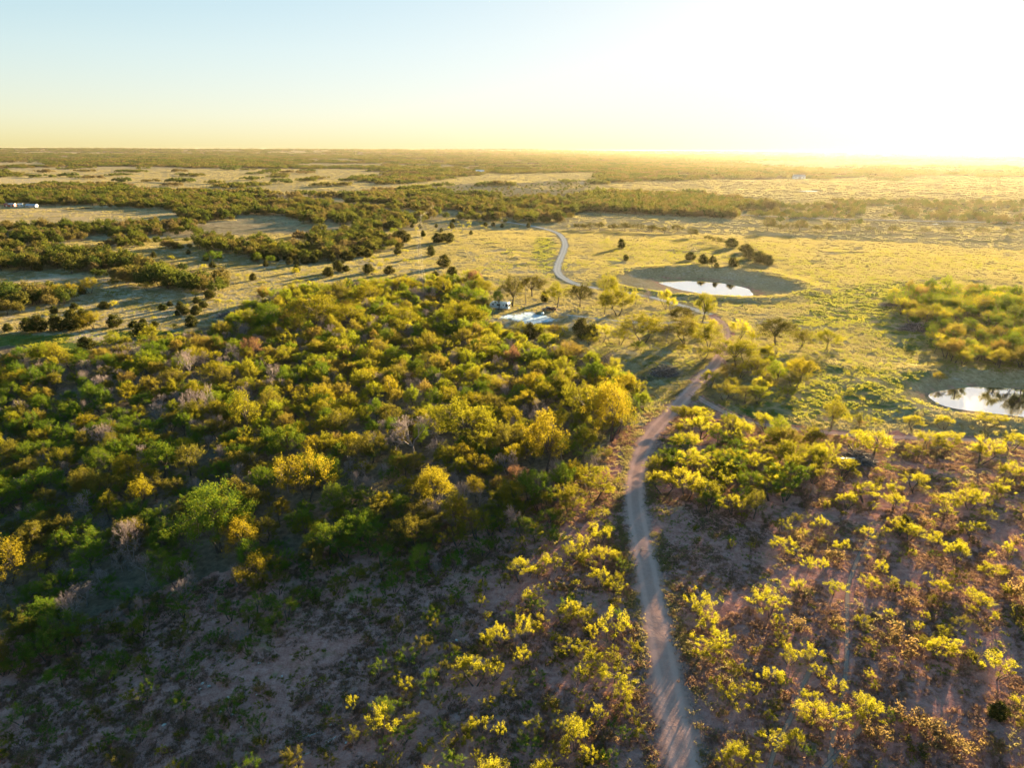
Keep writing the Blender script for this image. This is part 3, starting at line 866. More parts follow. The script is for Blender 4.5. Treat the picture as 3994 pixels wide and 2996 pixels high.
HAND = []
def hand(kind, px, py, w, h, tint=None, place=''):
    HAND.append((kind, px, py, w, h, tint, place))
def flush_hand():
    Q = at([h[1] for h in HAND], [h[2] for h in HAND])
    dep = project(Q[:, 0], Q[:, 1], Q[:, 2])[2]
    for (kind, px, py, w, h, tint, place), q, d in zip(HAND, Q, dep):
        K = KIND[kind]
        sx = w * d / FPX / (2 * K.R) * (1.2 if place == CAMP and kind == 'broad' else 1.0)
        sz = h * d / FPX / math.cos(math.radians(12)) / K.Ht
        sz = min(max(sz, sx * .55), sx * 1.8)
        put(kind, q[0], q[1], sx, sz, tint, place, True)

GREENISH = ['green', 'yellow', 'olive']
def fill(poly, spacing, choices, place, lift=3.0, seed=0, prob=1.0, keep=None, clump=0.0):
    """random plants inside a traced region; the region is where the crowns show"""
    rg = np.random.default_rng(seed)
    P = np.array(poly, float)
    fx, fy = flat(np.clip(P[:, 0], -1600, 5600), np.maximum(P[:, 1], 640))
    x0, x1, y0, y1 = fx.min() - 25, fx.max() + 25, max(20, fy.min() - 40), fy.max() + 40
    x0, x1 = max(x0, -900), min(x1, 900); y1 = min(y1, 1600)
    nx, ny = int((x1 - x0) / spacing) + 1, int((y1 - y0) / spacing) + 1
    gx, gy = np.meshgrid(np.arange(nx), np.arange(ny))
    x = x0 + (gx + rg.uniform(-.48, .48, gx.shape) + .5 * (gy % 2)) * spacing; y = y0 + (gy + rg.uniform(-.48, .48, gy.shape)) * spacing
    x, y = x.ravel(), y.ravel()
    px, py, dep = project(x, y, H(x, y) + lift)
    m = in_poly(px, py, poly) & (dep > 15) & (rg.random(len(x)) < prob)
    if clump: m &= (fbm(x / 22, y / 22, seed + 5, 2) + .5 > clump * rg.uniform(.7, 1.15, len(x)))
    m &= (px > -900) & (px < 4900) & (py < 3500)
    x, y = x[m], y[m]
    m = clear_of_roads(x, y, .4)
    x, y = x[m], y[m]
    fixed = np.array([(q[1], q[2], KIND[q[0]].R * q[3]) for q in PL if q[7]])
    w = np.array([c[1] for c in choices]); w = w / w.sum()
    for a, b in zip(x, y):
        if len(fixed) and (np.hypot(fixed[:, 0] - a, fixed[:, 1] - b) < fixed[:, 2] * .8).any(): continue
        k, _, lo, hi, tints = choices[rg.choice(len(choices), p=w)]
        s = rg.uniform(lo, hi)
        tn = tints[rg.integers(len(tints))] if tints else None
        if place == WD and tn in ('green', 'yellow', 'olive', 'gold', 'mesq'):      # greener in the hollow, golden along the crest
            tn = ['green', 'green', 'olive'][rg.integers(3)] if a * SA + b * CA < 78 + rg.normal() * 14 and rg.random() < .8 else ['yellow', 'gold', 'yellow', 'olive', 'green'][rg.integers(5)]
        put(k, a, b, s, s * rg.uniform(.85, 1.15), tn, place)

CAMP = 'camp'; FLD = 'field'; PAS = 'pasture'; WD = 'wood'; TRK = 'trackside'; SCB = 'scrub'; THK = 'thicket'; JW = 'grove'
for a in ((2075, 1157, 94, 82, 'broad', 'dark'), (2173, 1200, 88, 92, 'broad', 'yellow'), (2262, 1200, 88, 94, 'broad', 'dark'), (2358, 1227, 70, 90, 'upright', 'yellow'),
          (2409, 1231, 96, 106, 'broad', 'yellow'), (2368, 1172, 92, 90, 'broad', 'yellow'), (2124, 1180, 26, 46, 'cedar', None), (2478, 1190, 40, 70, 'mesq', 'mesq'),
          (2525, 1179, 40, 58, 'bare', None), (2600, 1209, 62, 76, 'mesq', 'mesq'), (2620, 1219, 56, 60, 'mesq', 'mesq'), (2736, 1270, 92, 130, 'upright', 'yellow'),
          (2660, 1262, 100, 62, 'broad', 'dark'), (2508, 1337, 140, 108, 'broad', 'yellow'), (2671, 1345, 110, 96, 'broad', 'olive'), (2757, 1373, 110, 104, 'broad', 'yellow'),
          (2781, 1290, 50, 44, 'mesq', 'mesq'), (2879, 1332, 72, 86, 'mesq', 'mesq'), (2866, 1430, 145, 108, 'broad', 'yellow'), (2346, 1337, 84, 74, 'mesq', 'mesq'),
          (2270, 1325, 66, 84, 'cedar', None), (2312, 1328, 50, 66, 'cedar', None), (2067, 1320, 44, 62, 'cedar', None), (2437, 1327, 50, 52, 'bare', None), (2030, 1316, 72, 62, 'mesq', 'yellow'), (2130, 1310, 48, 46, 'mesq', 'mesq'), (2600, 1345, 84, 88, 'bare', None),
          (1944, 1209, 52, 80, 'upright', 'green'), (1999, 1196, 92, 108, 'broad', 'dark'), (1881, 1158, 70, 66, 'broad', 'yellow'), (1232, 1272, 172, 124, 'broad', 'yellow'),
          (1053, 1277, 112, 84, 'broad', 'green'), (1321, 1198, 92, 96, 'broad', 'olive'), (1440, 1192, 116, 74, 'broad', 'yellow'), (1352, 1284, 110, 92, 'broad', 'yellow'),
          (1577, 1142, 66, 60, 'broad', 'gold'), (1732, 1162, 76, 84, 'upright', 'yellow'), (1813, 1202, 92, 86, 'broad', 'green'), (1573, 1289, 104, 86, 'broad', 'yellow'),
          (1790, 1289, 112, 104, 'broad', 'yellow'), (1846, 1292, 92, 92, 'broad', 'yellow'), (1846, 1120, 60, 58, 'broad', 'rust'), (1620, 1172, 50, 56, 'bare', None), (1680, 1180, 56, 62, 'bare', None), (1520, 1160, 56, 50, 'bare', None),
          (3022, 1348, 124, 108, 'broad', 'dark'), (3224, 1362, 74, 78, 'broad', 'yellow'), (3123, 1355, 74, 66, 'broad', 'olive'), (3007, 1406, 92, 64, 'mesq', 'mesq'),
          (3123, 1492, 96, 96, 'broad', 'gold'), (3270, 1350, 40, 40, 'mesq', 'mesq'), (2935, 1345, 50, 60, 'mesq', 'mesq')):
    hand(a[4], a[0], a[1], a[2], a[3], a[5], CAMP)
for a in ((1281, 1079, 40, 38), (1319, 1059, 45, 45), (1350, 1059, 30, 24), (1437, 1065, 42, 36), (1520, 1069, 38, 33), (1551, 992, 28, 26), (1680, 998, 36, 40), (1710, 945, 50, 36),
          (1755, 945, 40, 36), (1735, 940, 30, 30), (1567, 945, 62, 46), (1400, 1000, 55, 40), (1362, 1016, 45, 36), (1732, 1043, 50, 50), (1765, 1075, 40, 36), (1698, 1079, 26, 22), (1102, 1185, 38, 36),
          (1285, 1006, 34, 28), (110, 1293, 60, 52), (150, 1296, 62, 66), (226, 1289, 64, 62), (290, 1289, 70, 80), (330, 1276, 60, 70), (450, 1275, 56, 50), (550, 1313, 60, 56), (523, 1279, 36, 28), (557, 1272, 32, 30),
          (603, 1281, 30, 30), (750, 1275, 42, 46), (724, 1226, 36, 30), (770, 1226, 42, 36), (706, 1210, 36, 34), (793, 1202, 36, 28), (818, 1165, 46, 34), (407, 1204, 46, 28), (724, 1104, 36, 32), (150, 1057, 36, 36), (340, 1362, 62, 50), (640, 1350, 54, 44), (60, 1440, 50, 46)):
    hand('cedar', a[0], a[1], a[2], a[3], None, FLD)
for a in ((365, 1284, 76, 62, 'gold'), (354, 1145, 70, 60, 'gold'), (232, 1169, 62, 54, 'gold'), (280, 1163, 54, 60, 'gold'), (180, 1169, 60, 46, 'olive'), (502, 1112, 38, 32, 'olive'), (447, 1120, 42, 36, 'olive'),
          (793, 1132, 48, 40, 'olive'), (854, 1108, 62, 50, 'olive'), (834, 1022, 68, 46, 'green'), (805, 966, 42, 34, 'yellow'), (60, 1205, 70, 60, 'olive'), (110, 1180, 60, 50, 'gold')):
    hand('broad', a[0], a[1], a[2], a[3], a[4], FLD)
for a in ((2424, 968, 34, 36), (2440, 1018, 24, 26), (2740, 1030, 40, 38), (2693, 1014, 36, 32), (2780, 1025, 28, 28), (2857, 1043, 44, 38), (2794, 1043, 20, 20), (2852, 965, 46, 36), (2060, 888, 16, 18), (1958, 888, 14, 16), (2920, 1010, 56, 44), (2960, 1026, 60, 46), (2995, 1034, 46, 40), (2905, 985, 46, 34)):
    hand('cedar', a[0], a[1], a[2], a[3], None, PAS)
for a in ((2997, 902, 56, 42), (3040, 905, 28, 30), (3083, 906, 44, 36), (3123, 906, 52, 38), (3181, 906, 34, 30), (3225, 909, 42, 34), (3290, 909, 44, 36), (3400, 908, 40, 24), (3480, 910, 44, 26), (3600, 912, 40, 24), (3700, 912, 44, 22), (3830, 914, 46, 24), (3930, 915, 40, 24)):
    hand('broad', a[0], a[1], a[2] * 1.15, a[3] * 1.1, 'dark', PAS)
for a in ((2260, 895, 40, 24), (2300, 897, 46, 26), (2340, 897, 40, 26), (2390, 898, 40, 22), (2440, 900, 46, 24), (2490, 903, 44, 30), (2540, 906, 50, 28), (2590, 910, 40, 24), (2640, 905, 46, 24), (2760, 940, 40, 24), (2800, 955, 40, 26), (2700, 925, 50, 26)):
    hand('broad', a[0], a[1], a[2] * 1.15, a[3] * 1.1, 'dark', PAS)
hand('broad', 3662, 1492, 44, 40, 'gold', PAS)
hand('broad', 3242, 1673, 104, 112, 'yellow', TRK)
hand('bare', 3205, 1655, 50, 46, None, TRK)
hand('bare', 3600, 1740, 90, 70, None, TRK)
for a in ((3400, 1790, 150, 120), (3290, 1870, 100, 80), (3620, 1760, 90, 80), (3820, 1810, 130, 110), (3700, 1760, 100, 80), (3940, 1760, 110, 80), (3560, 1680, 90, 60), (3680, 1680, 100, 56), (3850, 1665, 130, 44), (3930, 1880, 90, 80),
          (3370, 1960, 110, 80), (3700, 2000, 90, 80), (3560, 1920, 120, 70), (3780, 1990, 100, 90), (3480, 1990, 90, 70), (3300, 1990, 90, 70)):
    hand('mesq', a[0], a[1], a[2], a[3], 'mesq', TRK)
for a in ((1488, 2866, 132, 128), (1871, 2859, 92, 90), (1950, 2893, 66, 76), (1380, 2778, 56, 80), (1590, 2710, 82, 66), (1668, 2527, 62, 56), (1953, 2534, 86, 112), (2044, 2507, 92, 112), (1925, 2650, 102, 84), (2044, 2602, 82, 86),
          (2058, 2371, 52, 92), (2224, 2419, 66, 102), (2340, 2297, 92, 86), (2380, 2507, 122, 142), (2300, 2500, 62, 72), (2173, 2520, 52, 60), (2258, 2683, 72, 92), (2393, 2676, 150, 86), (2325, 2825, 66, 84), (2187, 2873, 62, 78), (2288, 2880, 86, 72),
          (2475, 2873, 92, 70), (2298, 2988, 82, 80), (2353, 2990, 48, 60), (2136, 2990, 82, 60), (1654, 2941, 82, 70), (1742, 2927, 56, 60), (1540, 2990, 62, 60), (1810, 2751, 42, 56), (2270, 2180, 112, 96), (2340, 2120, 90, 80), (2160, 2230, 100, 80), (2400, 2330, 70, 70), (2440, 2720, 70, 60),
          (2724, 2403, 112, 104), (2753, 2468, 122, 96), (2804, 2548, 112, 96), (2998, 2404, 152, 112), (3041, 2461, 72, 60), (2854, 2641, 102, 72), (3005, 2692, 92, 102), (3077, 2590, 112, 86), (3164, 2576, 82, 70), (3257, 2713, 72, 72), (3157, 2742, 76, 66), (2789, 2692, 62, 60),
          (2861, 2752, 142, 86), (3092, 2932, 102, 86), (3012, 2924, 112, 86), (3272, 2831, 122, 86), (3387, 2305, 76, 66), (3430, 2240, 72, 56), (3200, 2240, 52, 72), (3150, 2232, 52, 72), (3106, 2319, 62, 76), (3250, 2326, 92, 60), (3275, 2153, 76, 60), (3380, 2110, 62, 58), (3063, 2168, 102, 72),
          (3048, 2081, 76, 60), (3200, 2067, 62, 56), (3647, 2139, 72, 72), (3935, 2175, 62, 66), (3863, 2254, 112, 56), (3712, 2290, 72, 56), (3546, 2182, 62, 46), (3884, 2650, 132, 108), (3582, 2463, 46, 40), (3690, 2470, 52, 40), (2820, 2996, 90, 70), (2920, 2990, 80, 60)):
    hand('shrub', a[0], a[1], a[2], a[3], 'mesq', SCB)
hand('cedar', 3892, 2802, 66, 76, None, SCB); hand('cedar', 3524, 2067, 56, 62, None, SCB)
for a in ((3553, 2831, 122, 70), (3510, 2535, 132, 76), (3618, 2888, 152, 76), (3420, 2890, 120, 70), (3740, 2930, 120, 60), (3980, 2330, 110, 70), (2410, 2790, 80, 50), (2350, 2890, 90, 50), (3890, 2950, 100, 60), (3100, 2460, 80, 50), (3250, 2440, 70, 40)):
    hand('brush', a[0], a[1], a[2], a[3], 'brush', SCB)
for a in ((1627, 2251, 84, 132, 'upright', 'green'), (1540, 2312, 84, 100, 'shrub', 'green'), (1200, 1960, 196, 220, 'broad', 'gold'), (1700, 1990, 150, 170, 'broad', 'gold'), (2010, 2080, 130, 130, 'bare', None), (1500, 2020, 100, 110, 'broad', 'gold'), (2130, 1850, 210, 240, 'broad', 'gold'), (1620, 1790, 210, 180, 'bare', None),
          (1800, 1740, 230, 190, 'broad', 'yellow'), (860, 2160, 250, 260, 'broad', 'green'), (520, 2190, 140, 200, 'bare', None), (340, 2030, 120, 120, 'bare', None), (2380, 1720, 190, 210, 'broad', 'gold'), (2270, 1640, 170, 170, 'broad', 'yellow'), (40, 2280, 190, 200, 'broad', 'gold'), (990, 1400, 78, 76, 'broad', 'rust'), (2000, 1440, 70, 84, 'broad', 'rust'), (2190, 1440, 60, 60, 'broad', 'rust'),
          (780, 1640, 140, 150, 'bare', None), (400, 1790, 130, 140, 'bare', None), (760, 1480, 130, 120, 'bare', None), (1860, 2110, 120, 130, 'mesq', 'yellow'), (2220, 2010, 140, 120, 'mesq', 'yellow'), (2320, 1950, 150, 110, 'mesq', 'yellow'), (2290, 1900, 110, 90, 'mesq', 'yellow'), (960, 1700, 150, 170, 'broad', 'yellow'), (640, 1870, 150, 160, 'upright', 'green'), (1130, 1790, 130, 140, 'broad', 'green')):
    hand(a[4], a[0], a[1], a[2], a[3], a[5], WD)

flush_hand()
fill([(1890, 1270), (2200, 1280), (2500, 1300), (2800, 1320), (2850, 1390), (2600, 1360), (2300, 1350), (2000, 1325)], 5.5, [('broad', .5, .4, .7, ['olive', 'yellow', 'dark']), ('mesq', .4, .7, 1.1, ['mesq', 'olive']), ('cedar', .1, .5, .8, None)], CAMP, 2.0, 31, .6)
fill(WOODLAND, 3.7, [('broad', .44, .38, .85, ['green', 'yellow', 'green', 'olive', 'green', 'gold', 'yellow']), ('upright', .16, .5, .85, ['yellow', 'green', 'olive']), ('mesq', .2, .6, 1.1, ['yellow', 'green', 'mesq', 'olive']), ('bare', .2, .45, .8, None), ('broad', .012, .4, .65, ['rust'])], WD, 3.2, 1, .9)
fill(W_J, 3.8, [('mesq', .8, .6, 1.15, ['mesq', 'yellow', 'mesq', 'green']), ('bare', .12, .4, .6, None), ('broad', .1, .4, .65, ['yellow', 'olive'])], JW, 2.4, 2, .92)
fill(W_N, 5.0, [('mesq', .7, .8, 1.2, ['mesq', 'yellow', 'olive']), ('broad', .3, .5, .8, ['yellow', 'gold'])], JW, 2.4, 3, .75)
fill(W_I, 4.6, [('broad', .6, .5, .9, ['green', 'dark', 'olive', 'green']), ('mesq', .4, .8, 1.3, ['olive', 'yellow', 'green'])], THK, 3, 4, .74)
fill(W_K, 3.2, [('shrub', .6, .35, .95, ['mesq', 'olive', 'yellow', 'green']), ('brush', .32, .5, 1.2, ['brush', 'olive']), ('mesq', .08, .5, .8, ['mesq'])], SCB, .8, 5, .8, clump=.46)
fill(W_L, 2.8, [('shrub', .7, .4, 1.1, ['mesq', 'mesq', 'yellow', 'green']), ('brush', .25, .5, 1.1, ['brush', 'olive']), ('mesq', .05, .5, .8, ['mesq'])], SCB, .8, 6, .92, clump=.36)
fill(W_M, 3.0, [('shrub', .75, .45, 1.25, ['green', 'green', 'olive', 'yellow']), ('brush', .25, .5, 1.1, ['olive', 'brush'])], SCB, .8, 7, .92, clump=.32)
fill([(700, 2300), (1300, 2120), (1900, 2010), (2200, 1930), (2230, 2080), (1700, 2250), (1200, 2420), (300, 2700), (0, 2700), (0, 2540)], 3.4, [('shrub', .6, .8, 1.5, ['green', 'olive', 'green']), ('mesq', .3, .5, .85, ['green', 'yellow']), ('bare', .1, .35, .5, None)], SCB, 1.0, 17, .75)
# scattered over the pastures
fill([(L, 1180), (0, 1160), (600, 1120), (1000, 1050), (1500, 1000), (1640, 960), (1640, 1080), (1100, 1140), (800, 1290), (0, 1310), (L, 1330)], 9, [('shrub', .6, .6, 1.4, ['green', 'olive', 'yellow']), ('cedar', .2, .3, .7, None), ('mesq', .2, .5, .9, ['mesq', 'olive'])], FLD, 1, 8, .5, clump=.5)
fill([(1000, 980), (1560, 900), (1580, 960), (1420, 1000), (1100, 1035), (950, 1025)], 9, [('cedar', .6, .6, 1.2, None), ('broad', .3, .5, .8, ['green', 'olive'])], FLD, 1.5, 9, .8)
fill([(250, 950), (700, 960), (880, 1000), (880, 1080), (700, 1010), (500, 985)], 12, [('cedar', .5, .4, .9, None), ('shrub', .4, .8, 1.5, ['olive'])], FLD, 1.5, 10, .5)
fill([(1600, 850), (2000, 870), (1700, 940), (1570, 960)], 12, [('cedar', .6, .5, .9, None), ('shrub', .4, .8, 1.5, ['olive'])], FLD, 1.5, 11, .5)
fill([(3060, 1420), (3600, 1450), (3660, 1560), (3400, 1640), (3150, 1620), (2950, 1540)], 5, [('shrub', .8, .35, .7, ['yellow', 'green'])], PAS, .5, 12, .35)
fill([(2350, 930), (2700, 950), (3000, 1060), (3400, 1100), (3500, 1250), (3200, 1350), (3000, 1250), (2500, 1100)], 14, [('shrub', .8, .4, .9, ['green', 'olive'])], PAS, .5, 13, .3)

# woods of the middle distance: nearer ones as single plants, the rest as stands
MID = []
def fill_mid(poly, spacing, seed, rng_s=(.5, 1.1), prob=.92, lift=4.0, thr=-1.0):
    rg = np.random.default_rng(seed)
    P = np.array(poly, float)
    fx, fy = flat(np.clip(P[:, 0], -1400, 5400), np.maximum(P[:, 1], 640))
    x0, x1, y0, y1 = fx.min() - 40, fx.max() + 40, fy.min() - 80, fy.max() + 80
    x0, x1 = max(x0, -1500), min(x1, 1500)
    gx, gy = np.meshgrid(np.arange(x0, x1, spacing), np.arange(y0, y1, spacing))
    x = (gx + rg.uniform(-.5, .5, gx.shape) * spacing).ravel(); y = (gy + rg.uniform(-.5, .5, gy.shape) * spacing).ravel()
    px, py, dep = project(x, y, H(x, y) + lift)
    m = in_poly(px + fbm(x / 30, y / 30, 77) * 60, py, poly) & (rg.random(len(x)) < prob) & (px > -700) & (px < 4700)
    for qx, qy, qw in ((3430, 801, 92), (3655, 875, 32), (3155, 746, 58)): m &= ~((np.abs(px - qx) < qw / 2 + 12) & (py > qy - 12) & (py < qy + 26))
    m &= fbm(x / 55, y / 38, 91, 3) > thr + .05 * rg.normal(size=len(x))
    x, y = x[m], y[m]
    m = clear_of_roads(x, y, 1.5)
    for a, b in zip(x[m], y[m]): MID.append((a, b, rg.uniform(*rng_s)))
fill_mid(W_A, 5.2, 21, (.55, 1.15), thr=-.16); fill_mid(W_B, 5.6, 22, (.4, 1.05), .85, thr=-.03); fill_mid(W_D, 6, 23); fill_mid(W_E, 6.0, 24, (.5, 1.2), thr=-.04); fill_mid(W_G, 6.0, 25, (.7, 1.25), thr=-.2); fill_mid(W_G2, 8, 26, (.4, .8), .7, thr=-.02)
fill_mid(SCRUBFIELD, 16, 27, (.3, .55), .5)

# far woods as clumps
FARP = []
rg = np.random.default_rng(5)
for r0, r1, sp in ((700, 1600, 30), (1600, 3200, 44), (3200, 6500, 80), (6500, 12900, 130)):
    gx, gy = np.meshgrid(np.arange(-r1, r1, sp), np.arange(200, r1, sp))
    x = (gx + rg.uniform(-.5, .5, gx.shape) * sp).ravel(); y = (gy + rg.uniform(-.5, .5, gy.shape) * sp).ravel()
    r = np.hypot(x, y)
    m = (r >= r0) & (r < r1) & (np.abs(x) < y * .92 + 50)
    x, y = x[m], y[m]
    px, py, dep = project(x, y, H(x, y) + 3)
    w = fbm(x / 60, y / 60, 78) * 30
    inf = np.zeros(len(x), bool)
    for f in FIELDS: inf |= in_poly(px + w, py, f)
    inf |= in_poly(px + w, py, SCRUBFIELD)
    m = ~inf & (py < 768) & (far_wood(x, y) | (rg.random(len(x)) < .12))
    sc_ = max(1.0, sp / 36)
    for a, b in zip(x[m], y[m]): FARP.append((a, b, min(sc_, 2.2) * rg.uniform(.8, 1.1), rg.uniform(.8, 1.15) * (1 + .12 * (sc_ - 1))))

# ------------------------------------------------------------------ turn the list into objects
WORDS = {'broad': ('broadleaf_tree', 'tree'), 'upright': ('upright_tree', 'tree'), 'mesq': ('mesquite_tree', 'mesquite'), 'shrub': ('mesquite_shrub', 'shrub'),
         'bare': ('bare_tree', 'bare tree'), 'cedar': ('cedar_tree', 'cedar'), 'brush': ('dry_bush', 'bush')}
NOUN = {'broad': 'round-crowned leafy tree', 'upright': 'slim upright leafy tree', 'mesq': 'open-crowned mesquite', 'shrub': 'low mesquite shrub', 'bare': 'leafless grey twiggy tree', 'cedar': 'dense cone-shaped cedar', 'brush': 'low twiggy bush'}
COLW = {'green': 'deep green', 'yellow': 'yellow-green', 'olive': 'olive brown', 'gold': 'golden', 'rust': 'rust red', 'dark': 'dark olive', 'mesq': 'bright yellow-green', 'brush': 'orange-brown', None: ''}
WHERE = {CAMP: 'around the camp clearing', FLD: 'on the open dry grass', PAS: 'on the pasture', WD: 'in the dense woodland', TRK: 'by the side track',
         SCB: 'on the bare scrubland', THK: 'in the pond thicket', JW: 'in the mesquite grove'}
CAP = {'broad': 230, 'upright': 70, 'mesq': 300, 'shrub': 300, 'bare': 150, 'cedar': 150, 'brush': 140}
rg = np.random.default_rng(99)
by = {}
for i, p in enumerate(PL): by.setdefault(p[0], []).append(i)
single = set()
for k, ids in by.items():
    A = np.array([(PL[i][1], PL[i][2]) for i in ids]); S = np.array([PL[i][3] for i in ids])
    px, py, dep = project(A[:, 0], A[:, 1], H(A[:, 0], A[:, 1]) + 1.5 * S)
    size = S * KIND[k].R / dep * FPX
    vis = (px > -20) & (px < PW + 20) & (py > 0) & (py < PH + 30)
    sc_ = np.where(vis, size, 0) + np.array([1e4 if (PL[i][7] and v) else 0 for i, v in zip(ids, vis)])
    o = np.argsort(-sc_)
    for j in o[:CAP[k]]:
        if sc_[j] > 0: single.add(ids[j])
STOCK = {k: [] for k in KIND}
MADE = []
PZ = H(np.array([p[1] for p in PL]), np.array([p[2] for p in PL])) - .04
for i, (k, x, y, sx, sz, tint, place, fixed) in enumerate(PL):
    K = KIND[k]
    vi = int(rg.integers(len(K.parts)))
    if k == 'broad' and place == CAMP: vi = (0, 2, 3, 5)[vi % 4]
    z = float(PZ[i])
    rz = rg.uniform(0, 6.28)
    if i not in single:
        STOCK.setdefault((k, 'hollow') if tint == 'green' and k in ('broad', 'upright', 'mesq') else k, []).append((x, y, z, rz, sx, sz, vi)); continue
    nm, cat = WORDS[k]
    e = empty(nm, (x, y, z), rz)
    ov = 1 if fixed else rg.uniform(.82, 1.2)
    e.scale = (sx * ov, sx / ov, sz)
    e.rotation_euler = (rg.normal() * .05, rg.normal() * .05, rz)
    a, b = K.parts[vi]
    link(K.pn[0], a, e)
    c = link(K.pn[1], b, e)
    if tint and k not in ('bare', 'cedar'):
        c.material_slots[0].link = 'OBJECT'; c.material_slots[0].material = LEAF[tint]
    hm_ = sz * K.Ht
    sw = ('large ' if hm_ > 6 else 'small ' if hm_ < 3 else 'mid-sized ') if k in ('cedar', 'bare') else ('wide ' if sx > 1.1 else 'tiny ' if sx < .6 else '') if k == 'brush' else (('large ' if k == 'shrub' else 'tall ') if sz * K.Ht > K.Ht * (.75 if k == 'broad' else .92) else 'small ' if sz < .55 else '')
    MADE.append((e, k, x, y, sw, tint if k not in ('bare', 'cedar') else None, place, cat))
PLURAL = {'brush': 'low twiggy bushes'}
SHORT = {'broad': 'round leafy tree', 'upright': 'slim leafy tree', 'mesq': 'mesquite tree', 'shrub': 'low shrub', 'bare': 'leafless tree', 'cedar': 'dark cedar', 'brush': 'dry bush'}
CQ = at([1950, 2141, 2050, 2050, 2700, 2770], [1206, 1213, 1245, 1190, 1520, 1544])
MARKS = [('near the travel trailer', [CQ[0][:2]], 14), ('near the parked pickup', [CQ[1][:2]], 11), ('at the rim of the gravel pad', [CQ[2][:2]], 13), ('at the fork of the tracks', [CQ[4][:2]], 11),
         ('near the big branch heap', [PILES[0][:2]], 14), ('near the branch heap with the plank', [PILES[1][:2]], 13), ('near the dark heap on the grass', [PILES[4][:2]], 18), ('near the long grey brush heap', [PILES[3][:2]], 14),
         ('at the verge of the dirt track', xy('track')[::3], 6.5), ('along the side track', xy('branch')[::3], 6), ('beside the gravel road', xy('road')[::3], 11), ('along the camp drive', xy('drive')[::3], 7),
         ('beside the long cattle path', xy('trail1')[::4], 2.6), ('beside the short cattle path', xy('trail2')[::4], 2.6), ('under the power line', [tuple(q[:2]) for q in at([1652, 1634, 1642, 1690], [1172, 999, 884, 838])], 9),
         ('on the bank of the big pond', None, 0), ('on the bank of the small pond', None, 1)]
MX = np.array([m[2] for m in MADE]); MY = np.array([m[3] for m in MADE]); MK = np.array([m[1] for m in MADE])
phr = np.full(len(MADE), -1); bestd = np.full(len(MADE), 9.0)
for j, (ph_, pts, rad) in enumerate(MARKS):
    if pts is None: d = np.where(pond_d(PONDS[rad], MX, MY) > -12, .5, 9.0)
    else:
        pts = [tuple(map(float, p)) for p in pts]
        d = (np.hypot(MX - pts[0][0], MY - pts[0][1]) if len(pts) == 1 else seg_dist(MX, MY, pts)) / rad
    m = (d < 1) & (d < bestd); phr[m] = j; bestd[m] = d[m]
for i, (e, k, x, y, sw, tint, place, cat) in enumerate(MADE):
    d = np.hypot(MX - x, MY - y); d[i] = 99; d[MK == k] += 1.5
    j = int(np.argmin(d))
    where = MARKS[phr[i]][0] if phr[i] >= 0 else WHERE[place]
    nb = ''
    if d[j] < 5.0:
        kj = MADE[j][1]; cj = COLW[MADE[j][5]]
        nb = ' beside a ' + ((cj + ' ') if cj and kj != k else (cj + ' ' if cj and MADE[j][5] != tint else 'similar ' if kj == k else '')) + SHORT[kj]
        nb = nb.replace('a olive', 'an olive')
    elif d[j] > 9: nb = ', standing alone'
    lab = ' '.join((sw + COLW[tint] + ' ' + (NOUN[k] if phr[i] < 0 and not nb else SHORT[k]) + ' ' + where + nb).split())
    if len(lab.replace('-', ' ').split()) > 16: lab = lab.replace(nb, '')
    tag(e, lab, cat, PLURAL.get(k, NOUN[k] + 's') + ' ' + where)
for k, lst in STOCK.items():
    if not lst: continue
    A = np.array(lst)
    hollow = isinstance(k, tuple)
    if hollow: k = k[0]
    mat = LEAF['green'] if hollow else {'broad': LEAF['mixed'], 'upright': LEAF['mixed'], 'mesq': LEAF['mesq'], 'shrub': LEAF['mesq'], 'bare': BARK_P, 'cedar': LEAF['cedar'], 'brush': LEAF['brush']}[k]
    protos = [KIND[k].join(i, mat, k) for i in range(len(KIND[k].parts))]
    scatter(('deep_green_' if hollow else '') + {'broad': 'woodland_trees', 'upright': 'woodland_saplings', 'mesq': 'mesquite_stand', 'shrub': 'scrub_growth', 'bare': 'leafless_stand', 'cedar': 'cedar_stand', 'brush': 'dry_brush_cover'}[k],
            A[:, :3], np.stack([rg.normal(size=len(A)) * .06, rg.normal(size=len(A)) * .06, A[:, 3]], -1), np.stack([A[:, 4] * rg.uniform(.8, 1.2, len(A)), A[:, 4] * rg.uniform(.8, 1.2, len(A)), A[:, 5]], -1), protos, A[:, 6].astype(int),
            'the rest of the ' + ('deep green ' if hollow else '') + NOUN[k] + 's, growing too close to count', 'vegetation')
A = np.array(MID)
n = len(A)
scatter('middle_distance_woods', np.stack([A[:, 0], A[:, 1], H(A[:, 0], A[:, 1]) - .1], -1), np.stack([np.zeros(n), np.zeros(n), rg.uniform(0, 6.28, n)], -1),
        np.stack([A[:, 2], A[:, 2], A[:, 2] * rg.uniform(.85, 1.2, n)], -1), [FAR.join(i, LEAF['far'], 'far') for i in range(4)], rg.integers(0, 4, n), 'bands of brown and olive woods beyond the pasture', 'woods')
A = np.array(FARP)
n = len(A)
scatter('far_woods', np.stack([A[:, 0], A[:, 1], H(A[:, 0], A[:, 1]) - .3], -1), np.stack([np.zeros(n), np.zeros(n), rg.uniform(0, 6.28, n)], -1),
        np.stack([A[:, 2], A[:, 2], A[:, 3]], -1), [PATCH.join(i, LEAF['far'], 'patch') for i in range(5)], rg.integers(0, 5, n), 'woods covering the plain out to the horizon', 'woods')
print('plants', {k: len(v) for k, v in by.items()}, 'single', len(single), 'mid', len(MID), 'far', len(FARP))

